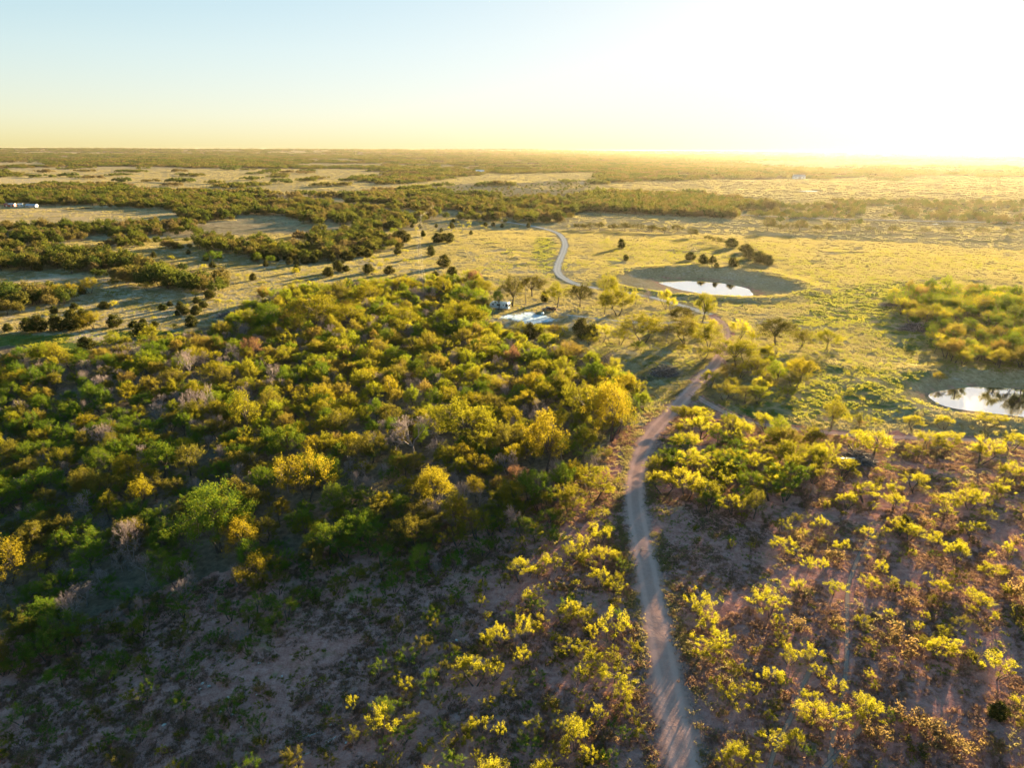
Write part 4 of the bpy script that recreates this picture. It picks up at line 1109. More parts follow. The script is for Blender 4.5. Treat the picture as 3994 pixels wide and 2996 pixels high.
#--DETAILS--
# ------------------------------------------------------------------ grass and litter
def tuft_shape(seed, n, span, h, w, spread=.5):
    rg = np.random.default_rng(seed)
    c = rg.normal(size=(max(3, n // 12), 2)) * span * .45
    ci = rg.integers(0, len(c), n)
    p = c[ci] + rg.normal(size=(n, 2)) * span * .1
    hh = h * rg.uniform(.5, 1.2, n)
    a = rg.uniform(0, 6.28, n); lean = rg.normal(size=(n, 2)) * spread * hh[:, None] * .6
    ax = np.stack([np.cos(a), np.sin(a)], -1) * (w * rg.uniform(.6, 1.3, n))[:, None] * .5
    z0 = np.full(n, -.06)
    V = np.stack([np.column_stack([p - ax, z0]), np.column_stack([p + ax, z0]), np.column_stack([p + lean * .5 + ax * .7, hh * .65]), np.column_stack([p + lean, hh])], 1).reshape(-1, 3)
    i = np.arange(n) * 4
    return V, np.stack([i, i + 1, i + 2, i + 3], -1)
def tuft_objs(name, mat, k, *a):
    return [bpy.data.objects.new('%s_%02d' % (name, i), np_mesh(name, *(lambda q: (q[0], [q[1]]))(tuft_shape(500 + i + hash(name) % 1 + len(name) * 7, *a)), [mat])) for i in range(k)]
def grass_field(name, label, protos, r0, r1, n, accept, seed, s0, s1):
    rg = np.random.default_rng(seed)
    rr = np.sqrt(rg.uniform(r0 * r0, r1 * r1, n)); a = np.radians(rg.uniform(-43, 43, n))
    x, y = rr * np.sin(a), rr * np.cos(a)
    z = H(x, y)
    px, py, dep = project(x, y, z)
    m = accept(x, y, px, py, rg)
    for l, w in ROADS: m[m] &= seg_dist(x[m], y[m], l) > w * .75
    for p in PONDS: m[m] &= pond_d(p, x[m], y[m]) < .5
    m[m] &= ~in_poly(px[m], py[m], PAD_PX)
    x, y, z = x[m], y[m], z[m]
    k = len(x)
    s = rg.uniform(s0, s1, k)
    scatter(name, np.stack([x, y, z], -1), np.stack([np.zeros(k), np.zeros(k), rg.uniform(0, 6.28, k)], -1), np.stack([s, s, s * rg.uniform(.7, 1.2, k)], -1), protos, rg.integers(0, len(protos), k), label, 'grass')
def in_any(px, py, polys):
    r = np.zeros(px.shape, bool)
    for p in polys: r |= in_poly(px, py, p)
    return r
grass_field('dry_grass', 'dry golden pasture grass', tuft_objs('dry_tuft', LEAF['grass'], 4, 110, 2.6, .30, .085), 120, 560, 52000,
            lambda x, y, px, py, rg: ~in_poly(px, py, SCRUB) & ~in_any(px, py, GREEN) & (~in_poly(px, py, WOODLAND) | (rg.random(len(x)) < .15)) & (fbm(x / 9, y / 9, 61, 3) + .8 * fbm(x / 34, y / 34, 67, 2) > -.28), 301, .6, 1.3)
grass_field('far_grass', 'dry grass of the distant fields', tuft_objs('far_tuft', LEAF['grass'], 4, 60, 7.0, .45, .4), 540, 2400, 46000,
            lambda x, y, px, py, rg: ~in_any(px, py, [W_A, W_B, W_D, W_E, W_G]) & (in_any(px, py, FIELDS) | (py > 775) | ~far_wood(x, y)) & (rg.random(len(x)) < np.clip(1.4 - np.hypot(x, y) / 2400, .4, 1)), 306, .7, 1.2)
grass_field('green_grass', 'patches of fresh green grass', tuft_objs('green_tuft', LEAF['grassg'], 3, 90, 2.0, .36, .09), 120, 520, 34000,
            lambda x, y, px, py, rg: (in_any(px, py, GREEN) & (fbm(x / 7, y / 7, 62, 3) > -.1)) | (~in_poly(px, py, SCRUB) & (fbm(x / 16, y / 16, 63, 3) > .1) & (rg.random(len(x)) < .5)) | ((px > 2350) & ~in_poly(px, py, SCRUB) & (fbm(x / 30, y / 30, 69, 3) > -.05) & (rg.random(len(x)) < .55)), 302, .7, 1.2)
grass_field('scrub_grass', 'thin tufts of dry grass on the bare dirt', tuft_objs('scrub_tuft', LEAF['litter'], 4, 60, 1.0, .28, .04, .9), 50, 190, 46000,
            lambda x, y, px, py, rg: in_poly(px, py, SCRUB) & (fbm(x / 6, y / 6, 64, 3) > -.02 - .1 * rg.random(len(x))), 303, .6, 1.3)
grass_field('straw_grass', 'scattered clumps of pale straw grass', tuft_objs('straw_tuft', LEAF['grass'], 3, 40, .8, .38, .05, .9), 50, 210, 15000,
            lambda x, y, px, py, rg: in_poly(px, py, SCRUB) & (fbm(x / 10, y / 10, 65, 3) > .02) | (seg_dist(x, y, xy('track')[::4]) < 6), 304, .6, 1.2)
grass_field('low_weeds', 'low green weeds on the scrubland and track edge', tuft_objs('weed_tuft', LEAF['grassg'], 3, 60, .7, .22, .08, 1.2), 50, 150, 7000,
            lambda x, y, px, py, rg: in_poly(px, py, SCRUB) & (fbm(x / 8, y / 8, 66, 3) > .07), 305, .5, 1.2)

def verge(name, label, protos, line, offs, step, seed, s0, s1):
    rg = np.random.default_rng(seed)
    P = LINES[line][:, :2]
    seg = np.concatenate([[0], np.cumsum(np.linalg.norm(np.diff(P, axis=0), axis=1))])
    d = np.arange(0, seg[-1], step); d = d + rg.uniform(-.5, .5, len(d)) * step * 4
    c = np.stack([np.interp(d, seg, P[:, 0]), np.interp(d, seg, P[:, 1])], -1); c2 = np.stack([np.interp(d + .5, seg, P[:, 0]), np.interp(d + .5, seg, P[:, 1])], -1)
    tn = unit(c2 - c + 1e-6); nm = np.stack([-tn[:, 1], tn[:, 0]], -1)
    lo, hi = np.array(offs)[rg.integers(0, len(offs), len(d))].T
    q = c + nm * rg.uniform(lo, hi)[:, None]
    m = fbm(q[:, 0] / 5, q[:, 1] / 5, seed, 3) > -.05
    q = q[m]; k = len(q); s = rg.uniform(s0, s1, k)
    scatter(name, np.stack([q[:, 0], q[:, 1], H(q[:, 0], q[:, 1]) + .05], -1), np.stack([np.zeros(k), np.zeros(k), rg.uniform(0, 6.28, k)], -1), np.stack([s, s, s], -1), protos, rg.integers(0, len(protos), k), label, 'grass')
verge('track_grass', 'dry grass on the crown and verges of the dirt track', tuft_objs('verge_tuft', LEAF['grass'], 3, 40, .5, .24, .05, .9), 'track', [(1.7, 3.4), (-3.4, -1.7), (2, 4), (-4, -2), (1.9, 3.4), (-3.4, -1.9)], .035, 310, .5, 1.2)

# ------------------------------------------------------------------ the camp: trailer, pickup and their clutter
WHITE = plain('paint_white', (.68, .76, .80), .45, .06, 2)  # white paint with the bluish cast of sky shade put into the colour
CREAM = plain('plastic_cream', (.78, .76, .66), .4, .05, 2)
GREY = plain('metal_grey', (.42, .43, .44), .4, .1, 3, .6)
GLASS = plain('glass_dark', (.03, .035, .045), .08, .1, 2, 0, .8)
TYRE = plain('rubber_black', (.022, .021, .02), .85, .2, 6)
BLUE = plain('stripe_blue', (.12, .25, .42), .5, .1, 3)
CARP = plain('paint_dark_maroon', (.045, .02, .022), .3, .15, 2)
REDP = plain('paint_barn_red', (.30, .055, .045), .6, .2, 2)
WOODM = plain('wood_weathered', (.20, .145, .10), .85, .25, 6)
WOODP = plain('wood_pole', (.23, .18, .135), .85, .2, 5)
STONE = plain('stone_white', (.55, .52, .47), .9, .15, 4)
ROOFB = plain('roof_blue_grey', (.30, .38, .45), .45, .08, 1)

def wheel(parent, x, y, z, r, w, name='wheel'):
    b = MB(); b.tube([(x, y - w / 2, z), (x, y - w * .4, z), (x, y + w * .4, z), (x, y + w / 2, z)], [r * .9, r, r, r * .9], 18)
    o = b.build(name, TYRE, parent, smooth=False)
    b = MB(); b.tube([(x, y - w / 2 - .012, z), (x, y + w / 2 + .012, z)], [r * .55, r * .55], 14)
    b.build('rim', GREY, o)
    return o

def travel_trailer(q, rz):
    t = empty('travel_trailer', q, rz)
    tag(t, 'white travel trailer parked under the trees beside the gravel pad', 'trailer')
    b = MB(); b.prism_y([(-3.7, .62), (3.75, .62), (3.9, .95), (3.9, 2.5), (3.62, 2.98), (-3.1, 2.98), (-3.75, 2.45), (-4.0, 1.35)], -1.2, 1.2)
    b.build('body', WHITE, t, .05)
    b = MB(); b.box(-3.95, 3.8, -1.215, -1.19, 1.22, 1.40); b.box(-3.8, 3.8, -1.213, -1.19, 1.05, 1.10); b.build('stripe', BLUE, t)
    for x0, x1, z0, z1 in ((-2.9, -2.1, 1.75, 2.25), (-.9, .5, 1.65, 2.3), (2.75, 3.5, 1.5, 2.45)):
        b = MB(); b.box(x0 - .06, x1 + .06, -1.23, -1.19, z0 - .06, z1 + .06); w = b.build('window', GREY, t)
        b = MB(); b.box(x0, x1, -1.245, -1.2, z0, z1); b.build('pane', GLASS, w)
    for y0, y1 in ((-.85, -.05), (.05, .85)):
        b = MB(); b.box(3.88, 3.93, y0 - .05, y1 + .05, 1.45, 2.5); w = b.build('window', GREY, t)
        b = MB(); b.box(3.9, 3.945, y0, y1, 1.5, 2.45); b.build('pane', GLASS, w)
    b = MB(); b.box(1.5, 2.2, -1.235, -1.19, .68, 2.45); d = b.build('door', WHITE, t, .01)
    b = MB(); b.box(1.68, 2.02, -1.25, -1.2, 1.7, 2.25); b.build('pane', GLASS, d)
    b = MB(); b.box(2.06, 2.12, -1.27, -1.22, 1.38, 1.46); b.build('handle', GREY, d)
    b = MB(); b.box(1.45, 2.25, -1.75, -1.22, .28, .36); b.box(1.45, 2.25, -1.5, -1.22, .5, .56); b.build('step', GREY, t)
    b = MB(); b.box(-.5, .45, -.4, .4, 2.97, 3.25); b.build('air_conditioner', CREAM, t, .06)
    b = MB(); b.box(2.1, 2.5, -.25, .15, 2.97, 3.07); b.build('roof_vent', CREAM, t, .02)
    for s in (-1, 1):
        for x in (-.45, .45): wheel(t, x, s * 1.05, .36, .36, .22)
        b = MB(); b.prism_y([(-.95, .5), (-.8, .8), (.8, .8), (.95, .5), (.85, .5), (.72, .74), (-.72, .74), (-.85, .5)], s * 1.2 - .03, s * 1.2 + .03); b.build('wheel_arch', GREY, t)
    b = MB(); b.tube([(-3.7, -.8, .55), (-5.1, 0, .52)], [.05, .05], 6); b.tube([(-3.7, .8, .55), (-5.1, 0, .52)], [.05, .05], 6); b.tube([(-4.95, 0, 0), (-4.95, 0, .8)], [.04, .04], 6); b.build('hitch', GREY, t)
    b = MB(); b.lathe([(.0, 0), (.14, .02), (.15, .45), (.05, .52)], (-4.55, .0, .56), 10); b.build('gas_bottle', CREAM, t, smooth=True)
    b = MB(); b.box(3.88, 4.05, -1.15, 1.15, .55, .68); b.build('bumper', GREY, t, .02)
    for s in (-1, 1):
        b = MB(); b.box(3.89, 3.935, s * 1.0 - .08, s * 1.0 + .08, 1.0, 1.25); b.build('tail_light', REDP, t)
CAMPQ = at([1950, 2141, 2116, 2170, 1906, 1918, 2050], [1206, 1213, 1228, 1214, 1200, 1208, 1190])
travel_trailer(CAMPQ[0], math.radians(-19))

def pickup(q, rz):
    t = empty('pickup_truck', q, rz)
    tag(t, 'dark maroon pickup truck parked beside the gravel pad', 'truck')
    b = MB()
    b.prism_y([(-2.65, .45), (-2.7, .78), (-2.6, 1.0), (-1.35, 1.12), (2.6, 1.12), (2.65, .5), (2.0, .45), (1.9, .75), (1.55, .88), (1.2, .75), (1.1, .45), (-1.15, .45), (-1.25, .75), (-1.6, .88), (-1.95, .75), (-2.05, .45)], -.95, .95)
    b.build('body', CARP, t, .03)
    b = MB(); b.prism_y([(-1.35, 1.1), (-.75, 1.72), (.45, 1.74), (.7, 1.1)], -.82, .82); cab = b.build('cab', CARP, t, .05)
    b = MB(); b.prism_y([(-1.12, 1.2), (-.72, 1.64), (-.2, 1.64), (-.2, 1.2)], -.835, .835); b.prism_y([(-.12, 1.2), (-.12, 1.64), (.4, 1.66), (.55, 1.2)], -.835, .835); b.build('side_window', GLASS, cab)
    b = MB(); b.add([(-1.33, -.72, 1.16), (-1.33, .72, 1.16), (-.79, .68, 1.7), (-.79, -.68, 1.7)], [(0, 1, 2, 3)]); b.build('windscreen', GLASS, cab)
    b = MB()
    for y0, y1 in ((-.95, -.85), (.85, .95)): b.box(.72, 2.62, y0, y1, 1.1, 1.32)
    b.box(.72, .8, -.85, .85, 1.1, 1.32); b.build('bed_wall', CARP, t)
    b = MB(); b.box(2.6, 2.68, -.85, .85, .6, 1.3); b.build('tailgate', CARP, t, .01)
    for x in (-1.6, 1.55):
        for s in (-1, 1): wheel(t, x, s * .84, .38, .38, .26)
    for s in (-1, 1):
        b = MB(); b.box(-2.71, -2.6, s * .7 - .16, s * .7 + .16, .74, .92); b.build('headlight', CREAM, t)
        b = MB(); b.box(2.64, 2.69, s * .88 - .06, s * .88 + .06, .8, 1.1); b.build('tail_light', REDP, t)
        b = MB(); b.box(-1.05, -.9, s * 1.02 - .09, s * 1.02 + .09, 1.15, 1.3); b.build('mirror', GLASS, cab)
    b = MB(); b.box(-2.82, -2.66, -.95, .95, .42, .62); b.build('bumper', GREY, t, .03)
    b = MB(); b.box(2.66, 2.8, -.9, .9, .42, .58); b.build('bumper', GREY, t, .03)
    b = MB(); b.box(-2.715, -2.69, -.5, .5, .68, .92); b.build('grille', TYRE, t)
pickup(CAMPQ[1], math.radians(8))

t = empty('towed_implement', CAMPQ[3], math.radians(15))
tag(t, 'dark red leaning A-frame implement behind the pickup truck', 'implement')
for s in (-1, 1):
    b = MB(); b.tube([(-.7, s * .25, 1.5), (.35, s * .8, 0)], [.07, .07], 6); b.build('leg', REDP, t)
b = MB(); b.tube([(-.75, -.3, 1.5), (-.75, .3, 1.5)], [.07, .07], 6); b.tube([(0, -.62, .52), (0, .62, .52)], [.05, .05], 6); b.build('crossbar', REDP, t)
b = MB(); b.tube([(-1.7, 0, .95), (-.7, 0, 1.45)], [.05, .06], 6); b.tube([(-1.7, 0, .95), (-1.7, 0, -.03)], [.05, .05], 6); b.build('drawbar', REDP, t)

t = empty('water_tank', CAMPQ[2])
tag(t, 'round cream water tank at the corner of the gravel pad', 'tank')
b = MB(); b.lathe([(.30, -.03), (.46, .12), (.56, .38), (.56, .66), (.46, .90), (.26, 1.03), (.10, 1.05)], n=20); b.build('tank_body', CREAM, t, smooth=True)
b = MB(); b.lathe([(.16, 1.02), (.16, 1.1), (.1, 1.13)], n=14); b.build('lid', GREY, t)
b = MB(); b.tube([(.5, 0, .18), (.68, 0, .18), (.68, 0, .1)], [.035, .035, .03], 6); b.build('outlet', GREY, t)

t = empty('timber_trailer', CAMPQ[4], math.radians(-12))
tag(t, 'low brown flatbed with stacked timber at the front of the travel trailer', 'flatbed')
b = MB(); b.box(-1.4, 1.3, -.8, .8, .42, .52); b.build('deck', WOODM, t)
for s in (-1, 1): wheel(t, .25, s * .9, .3, .3, .18)
for i, (x, y, z) in enumerate(((0, -.5, .52), (.1, -.15, .52), (-.05, .2, .52), (.05, .55, .52), (0, -.3, .68), (.1, .1, .68), (0, -.1, .84))):
    b = MB(); b.box(x - 1.2, x + 1.2, y - .14, y + .14, z, z + .155); b.build('plank', WOODM, t)
b = MB(); b.tube([(-1.4, 0, .45), (-2.2, 0, .4), (-2.2, 0, -.03)], [.05, .05, .05], 6); b.build('drawbar', GREY, t)

t = empty('cooler_box', CAMPQ[5], math.radians(-8))
tag(t, 'small white cooler box on the ground in front of the travel trailer', 'cooler')
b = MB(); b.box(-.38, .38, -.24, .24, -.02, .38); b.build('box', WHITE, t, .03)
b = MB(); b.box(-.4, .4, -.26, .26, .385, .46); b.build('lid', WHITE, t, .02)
b = MB(); b.tube([(-.42, -.12, .3), (-.47, -.12, .26), (-.47, .12, .26), (-.42, .12, .3)], [.015] * 4, 5); b.build('handle', GREY, t)

# gravel pad
def gravel_pad():
    W = at([p[0] for p in PAD_PX], [p[1] for p in PAD_PX])
    x0, y0 = W[:, :2].min(0) - 1.5; x1, y1 = W[:, :2].max(0) + 1.5
    gx, gy = np.meshgrid(np.arange(x0, x1, .45), np.arange(y0, y1, .45))
    x, y = gx.ravel(), gy.ravel()
    loop = [tuple(p[:2]) for p in W] + [tuple(W[0][:2])]
    d = seg_dist(x, y, loop); d = np.where(in_poly(x, y, loop[:-1]), d, -d)
    nr, nc = gx.shape
    i = np.arange(nr - 1)[:, None] * nc; j = np.arange(nc - 1)[None, :]
    F = np.stack([i + j, i + j + 1, i + nc + j + 1, i + nc + j], -1).reshape(-1, 4)
    F = F[(d[F] > -1.4).any(1)]
    t = NT('pad_gravel')
    n1 = t.noise(t.pos(), 1.0, 4, .65); nf = t.noise(t.pos(), 5, 3, .7)
    c = t.ramp(t.math('ADD', t.math('MULTIPLY', n1, .6), t.math('MULTIPLY', nf, .4)), [(.40, (.20, .18, .17)), (.48, (.44, .55, .62)), (.58, (.66, .80, .88))])  # white gravel; the blue of skylit shade is mixed into its colour
    df = t.n('ShaderNodeBsdfDiffuse', {'Color': c, 'Normal': t.bump(nf, .8, .2)}); tr = t.n('ShaderNodeBsdfTransparent')
    al = t.remap(t.math('ADD', t.attr('inside'), t.math('ADD', t.math('MULTIPLY', t.math('SUBTRACT', n1, .5), 7.0), t.math('MULTIPLY', t.math('SUBTRACT', t.noise(t.pos(), .3, 3), .5), 4.0))), -.2, .3)
    m = t.done(t.n('ShaderNodeMixShader', {0: al, 1: tr.outputs[0], 2: df.outputs[0]}).outputs[0])
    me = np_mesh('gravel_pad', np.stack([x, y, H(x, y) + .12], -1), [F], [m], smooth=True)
    a = me.attributes.new('inside', 'FLOAT', 'POINT'); a.data.foreach_set('value', d.astype(np.float32))
    tag(link('gravel_pad', me), 'pad of white crushed gravel in the camp clearing', 'gravel', kind='structure')
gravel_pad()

# poles and power line
def pole(q, h, label, arm, rz=0.0, group=None):
    t = empty('utility_pole', q, rz)
    tag(t, label, 'pole', group)
    b = MB(); b.tube([(0, 0, -.4), (.02, 0, h * .5), (0, 0, h)], [.17, .14, .11], 9); b.build('shaft', WOODP, t)
    if arm:
        b = MB(); b.box(-1.1, 1.1, -.06, .06, h - .55, h - .42); b.build('crossarm', WOODP, t)
        for x in (-1.0, 0.0, 1.0):
            b = MB(); z = h - .42 if x else h
            b.lathe([(.05, z - .02), (.07, z + .06), (.04, z + .12), (.06, z + .18)], (x, 0, 0), 8); b.build('insulator', GREY, t)
    else:
        b = MB(); b.lathe([(.13, h - .02), (.14, h + .12), (.05, h + .2)], n=9); b.build('cap', GREY, t)
        b = MB(); b.box(.12, .34, -.16, .16, 1.3, 1.8); b.build('meter_box', GREY, t)
        b = MB(); b.tube([(.2, .0, -.3), (.2, 0, 1.35)], [.035, .035], 6); b.tube([(.17, 0, 1.75), (.15, 0, h - .3)], [.03, .03], 6); b.build('conduit', GREY, t)
pole(CAMPQ[6], 7.6, 'single bare utility pole beside the travel trailer', False, 0.4)
PPX = [(1652, 1172), (1634, 999), (1642, 884), (1690, 838)]
PQ = at([p[0] for p in PPX], [p[1] for p in PPX])
for i, q in enumerate(PQ):
    d = PQ[min(i + 1, 3)] - PQ[max(i - 1, 0)]
    pole(q, 9.2, ('power line pole among the trees behind the woodland', 'power line pole on the open dry grass', 'power line pole where the cleared strip meets the cedars', 'power line pole at the edge of the distant woods')[i], True, math.atan2(d[1], d[0]) - math.pi / 2, 'power line poles')
WIRE = plain('wire_aluminium', (.6, .55, .45), .35, .1, 1, .9)
for k, off in enumerate((-1.0, 0.0, 1.0)):
    b = MB()
    P = []
    for i, q in enumerate(PQ):
        d = PQ[min(i + 1, 3)] - PQ[max(i - 1, 0)]
        rz = math.atan2(d[1], d[0]) - math.pi / 2
        P.append(np.array([q[0] + math.cos(rz) * off, q[1] + math.sin(rz) * off, q[2] + (8.95 if off else 9.36)]))
    for a, c in zip(P[:-1], P[1:]):
        tt = np.linspace(0, 1, 12)
        L_ = a[None] * (1 - tt)[:, None] + c[None] * tt[:, None]; L_[:, 2] -= 4 * 1.6 * tt * (1 - tt)
        b.tube(L_, [.018] * 12, 4)
    o = b.build('power_wire', WIRE)
    tag(o, ('left strand of the power line over the dry grass', 'middle strand of the power line, on the pole tops', 'right strand of the power line over the dry grass')[k], 'wire', 'power line strands')

# ------------------------------------------------------------------ brush piles, logs, stones
def brush_pile(q, w, d, h, seed, label, plank=False):
    rg = np.random.default_rng(seed)
    t = empty('brush_pile', q, 0); tag(t, label, 'brush pile', 'brush piles')
    sh = Sh()
    for i in range(190):
        a, r = rg.uniform(0, 6.28), math.sqrt(rg.random())
        c = np.array([math.cos(a) * r * w / 2, math.sin(a) * r * d / 2, 0]); c[2] = max(.08, h * (1 - r ** 1.7) * rg.uniform(.2, 1.0))
        dr = unit(rg.normal(size=3) * np.array([1, 1, .35])); ln = rg.uniform(.5, 1.5) * min(w, 6) / 4
        P = bez(c - dr * ln, c + rg.normal(size=3) * .2 * ln, c + dr * ln, 4); P[:, 2] = np.maximum(P[:, 2], -.02)
        sh.add(*tube(P, np.linspace(.07, .025, 4) * rg.uniform(.6, 1.3), 4))
    V, F = sh.get(); o = link('twigs', np_mesh('pile_twigs', V, [F], [BARK_G]), t)
    for i in range(9):
        a, r = rg.uniform(0, 6.28), rg.uniform(.1, .8)
        c = np.array([math.cos(a) * r * w / 2, math.sin(a) * r * d / 2, h * (1 - r ** 1.7) * .8 + .15])
        dr = unit(rg.normal(size=3) * np.array([1, 1, .25])); ln = rg.uniform(.8, 1.6) * min(w, 7) / 5
        V, F = tube(np.array([c - dr * ln, c + rg.normal(size=3) * .1, c + dr * ln]), np.array([.14, .12, .08]), 7)
        V[:, 2] = np.maximum(V[:, 2], -.03)
        link('log', np_mesh('pile_log', V, [F], [BARK], smooth=True), t)
    # core of leaf litter and fine stuff under the branches
    V = []
    n = 26; m = 7
    for k in range(m):
        f = k / (m - 1)
        for j in range(n):
            a = j / n * 6.283
            rr = (1 - f) * (1 + .15 * math.sin(3 * a + seed) + .1 * rg.normal())
            V.append((math.cos(a) * rr * w * .47, math.sin(a) * rr * d * .47, h * .72 * (1 - (1 - f) ** 2) - .12 + rg.normal() * .05))
    F = [(k * n + j, k * n + (j + 1) % n, (k + 1) * n + (j + 1) % n, (k + 1) * n + j) for k in range(m - 1) for j in range(n)]
    link('litter_heap', np_mesh('pile_heap', np.array(V), [np.array(F)], [plain('litter_heap', (.075, .055, .045), .95, .4, 3)], smooth=True), t)
    if plank:
        b = MB(); b.box(-w * .42, -w * .12, -d * .35, -d * .27, h * .62, h * .62 + .07); b.build('plank', WHITE, t)
for (a, b, w, h), q, lb, pk in zip(PILES_PX, PILES, ('big heap of grey branches beside the dirt track near the woodland', 'wide heap of cut branches with a pale plank among the mesquites', 'small brown brush heap on the green pasture', 'long grey brush heap at the edge of the thicket', 'dark heap of brush and earth on the dry grass beside the woodland'), (0, 1, 0, 0, 0)):
    dep = float(project(*q)[2])
    ww = w * dep / FPX
    brush_pile(q, ww, ww * .62, h * dep / FPX * .75, int(a), lb, pk)

def fallen(px, py, n, seed, label, mat=None):
    rg = np.random.default_rng(seed)
    q = at(px, py)[0]
    t = empty('fallen_branch', q, rg.uniform(0, 6.28)); tag(t, label, 'branch', 'fallen branches on the scrubland')
    P = np.array([(-1.4, 0, .05), (-.5, .12, .16), (.4, -.05, .12), (1.5, .2, .3)]) * n
    V, F = tube(P, np.array([.075, .06, .045, .02]), 6); link('limb', np_mesh('limb', V, [F], [mat or BARK_G], smooth=True), t)
    for k in range(4):
        s = P[1 + k % 2] + rg.normal(size=3) * .1; e = s + np.array([rg.uniform(.3, .9), rg.normal() * .6, rg.uniform(.05, .5)]) * n
        V, F = tube(np.array([s, (s + e) / 2 + rg.normal(size=3) * .06, e]), np.array([.04, .03, .012]), 5); link('side_twig', np_mesh('side_twig', V, [F], [mat or BARK_G], smooth=True), t)
PALEW = plain('wood_bleached', (.42, .37, .33), .9, .2, 5)
for a in ((1200, 2876, .9, 'bleached forked branch lying on bare dirt'), (1290, 2890, .5, 'short bleached branch beside a dry bush'), (1180, 2950, .7, 'curved bleached branch on the bare dirt'), (670, 2320, .8, 'pale dead branch at the woodland edge'), (1640, 2700, .8, 'grey dead branch beside a small mesquite shrub'),
          (2700, 2230, 1.0, 'dark dead limb on the far side of the dirt track'), (2720, 2260, .9, 'dark twisted limb on the verge of the dirt track'), (2850, 2500, .9, 'dead limb under the mesquite shrubs'), (1800, 2560, .7, 'thin pale branch on the open dirt'), (2500, 2150, .9, 'dark branch lying at the edge of the dirt track')):
    fallen(a[0], a[1], a[2], int(a[0]), a[3], PALEW if a[0] < 2000 else None)
rg = np.random.default_rng(44)
STN = []
for k in range(3):
    d = unit(rg.normal(size=(60, 3)));
    import bmesh
    bm = bmesh.new(); bmesh.ops.create_icosphere(bm, subdivisions=2, radius=1)
    for v in bm.verts: v.co = Vector((v.co.x * (1 + .25 * math.sin(3 * v.co.y + k)), v.co.y * .8, v.co.z * .6)) * (1 + .12 * rg.normal())
    me = bpy.data.meshes.new('stone'); bm.to_mesh(me); bm.free(); me.materials.append(STONE); STN.append(me)
SP = [(790, 2668), (815, 2680), (780, 2690), (890, 2725), (860, 2780), (940, 2838), (1000, 2712), (1010, 2590), (905, 2790), (1290, 2830), (560, 2740), (1780, 2500), (1860, 2965), (2430, 2340), (2660, 2300), (1100, 2640), (1350, 2900), (640, 2830)]
SQ = at([p[0] for p in SP], [p[1] for p in SP])
for i, q in enumerate(SQ):
    o = link('stone', STN[i % 3], None, q + np.array([0, 0, .04])); s = rg.uniform(.10, .24); o.scale = (s, s, s); o.rotation_euler = (0, 0, rg.uniform(0, 6))
    tag(o, 'small white stone lying on the bare scrubland dirt', 'stone', 'white stones on the scrubland')

q = at(2770, 1544)[0]
t = empty('bucket', q); tag(t, 'white bucket under a mesquite at the fork of the dirt tracks', 'bucket')
b = MB(); b.lathe([(.17, 0), (.21, .42), (.225, .44), (.2, .42), (.16, .05)], n=14); b.build('pail', WHITE, t)
b = MB(); b.tube([(-.21, 0, .4), (-.12, .14, .5), (.12, .14, .5), (.21, 0, .4)], [.01] * 4, 5); b.build('handle', GREY, t)
q = at(3722, 1546)[0]
t = empty('depth_stake', (q[0], q[1], PONDS[1]['water'] - .6)); tag(t, 'dark wooden stake standing in the small pond', 'stake')
b = MB(); b.tube([(0, 0, 0), (.03, 0, 1.0), (0, 0, 1.75)], [.13, .12, .1], 8); b.build('post', BARK, t)
b = MB(); b.box(-.2, .2, -.03, .03, 1.5, 1.68); b.build('board', BARK, t)

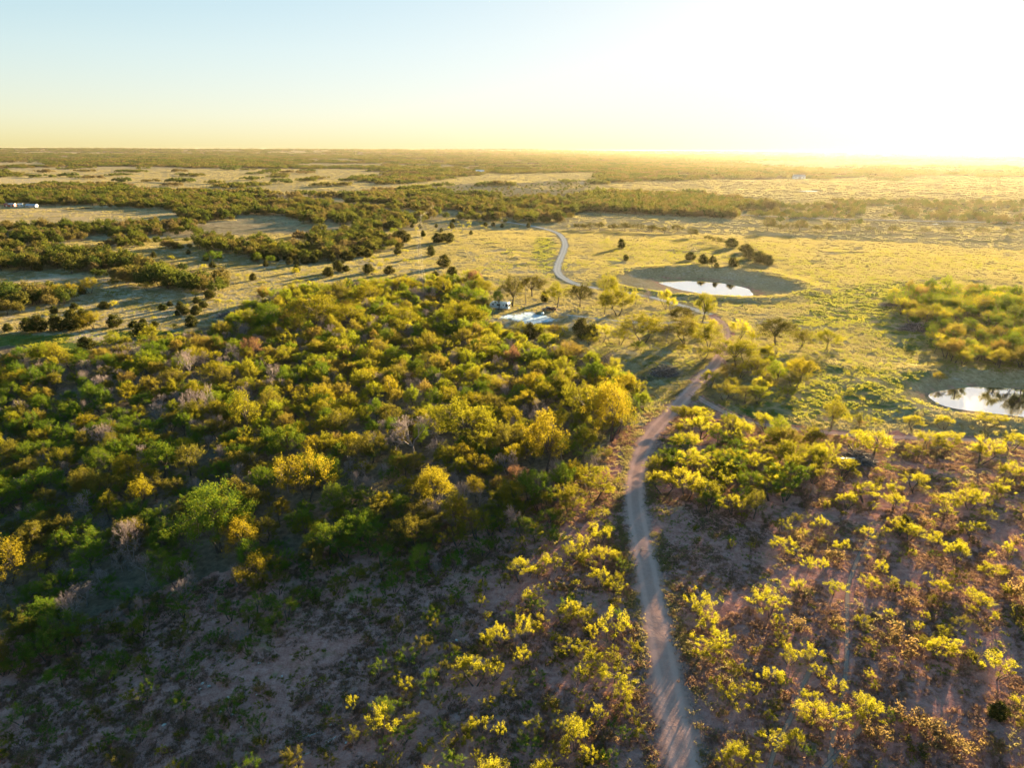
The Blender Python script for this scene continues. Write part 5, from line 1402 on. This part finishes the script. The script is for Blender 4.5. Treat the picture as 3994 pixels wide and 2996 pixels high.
# ------------------------------------------------------------------ distant farm
def shed(px, py, L_, W, h, wall, roof, rz, label, name='farm_building'):
    q = at(px, py)[0]
    t = empty(name, q, rz); tag(t, label, 'building')
    b = MB(); b.box(-L_ / 2, L_ / 2, -W / 2, W / 2, -.3, h); b.build('wall', wall, t)
    b = MB(); b.add([(-L_ / 2 - .4, -W / 2 - .5, h), (L_ / 2 + .4, -W / 2 - .5, h), (L_ / 2 + .4, 0, h + W * .28), (-L_ / 2 - .4, 0, h + W * .28), (-L_ / 2 - .4, W / 2 + .5, h), (L_ / 2 + .4, W / 2 + .5, h)], [(0, 1, 2, 3), (3, 2, 5, 4), (0, 3, 4), (1, 5, 2), (0, 4, 5, 1)]); b.build('roof', roof, t)
    b = MB(); b.box(-L_ * .12, L_ * .12, -W / 2 - .06, -W / 2 + .02, 0, h * .75); b.build('door', GREY, t)
    for x in (-.34, .34):
        b = MB(); b.box(L_ * x - .6, L_ * x + .6, -W / 2 - .05, -W / 2 + .02, h * .35, h * .72); b.build('window', GLASS, t)
shed(30, 806, 5, 4, 2.4, REDP, REDP, .1, 'smaller red barn at the end of the distant farm row')
shed(49, 806, 5.5, 4, 2.5, REDP, ROOFB, .05, 'larger red barn next to the white shed of the distant farm')
shed(81, 806, 4, 3, 2.6, WHITE, WHITE, .1, 'white shed of the distant farm')
shed(125, 808, 10, 5, 2.0, plain('siding_slate', (.30, .33, .38), .6), ROOFB, .0, 'long slate-blue farmhouse of the distant farm')
shed(1872, 676, 22, 12, 6, WHITE, WHITE, .1, 'white farmhouse beside the golden field')
shed(3115, 697, 26, 12, 6, WHITE, GREY, 0, 'pale barn in front of the far woods by the brown field')

# ------------------------------------------------------------------ haze
zmin = min(v.co.z for v in bpy.data.objects['ground'].data.vertices) - 1.0
b = MB(); b.box(-13400, 13400, -13400, 13400, zmin, CAM_H + 1.5)
hz = b.build('haze', GREY)
hm = bpy.data.materials.new('haze_air'); hm.use_nodes = True
hn = hm.node_tree.nodes; hn.clear()
ho = hn.new('ShaderNodeOutputMaterial'); hv = hn.new('ShaderNodeVolumePrincipled')
hv.inputs['Color'].default_value = (1.0, .91, .72, 1)
hv.inputs['Density'].default_value = 1.15e-5
hv.inputs['Anisotropy'].default_value = .65
hm.node_tree.links.new(hv.outputs[0], ho.inputs['Volume'])
hz.data.materials.clear(); hz.data.materials.append(hm)
hz.display_type = 'WIRE'
tag(hz, 'thin warm evening haze over the plain', 'haze', kind='stuff')
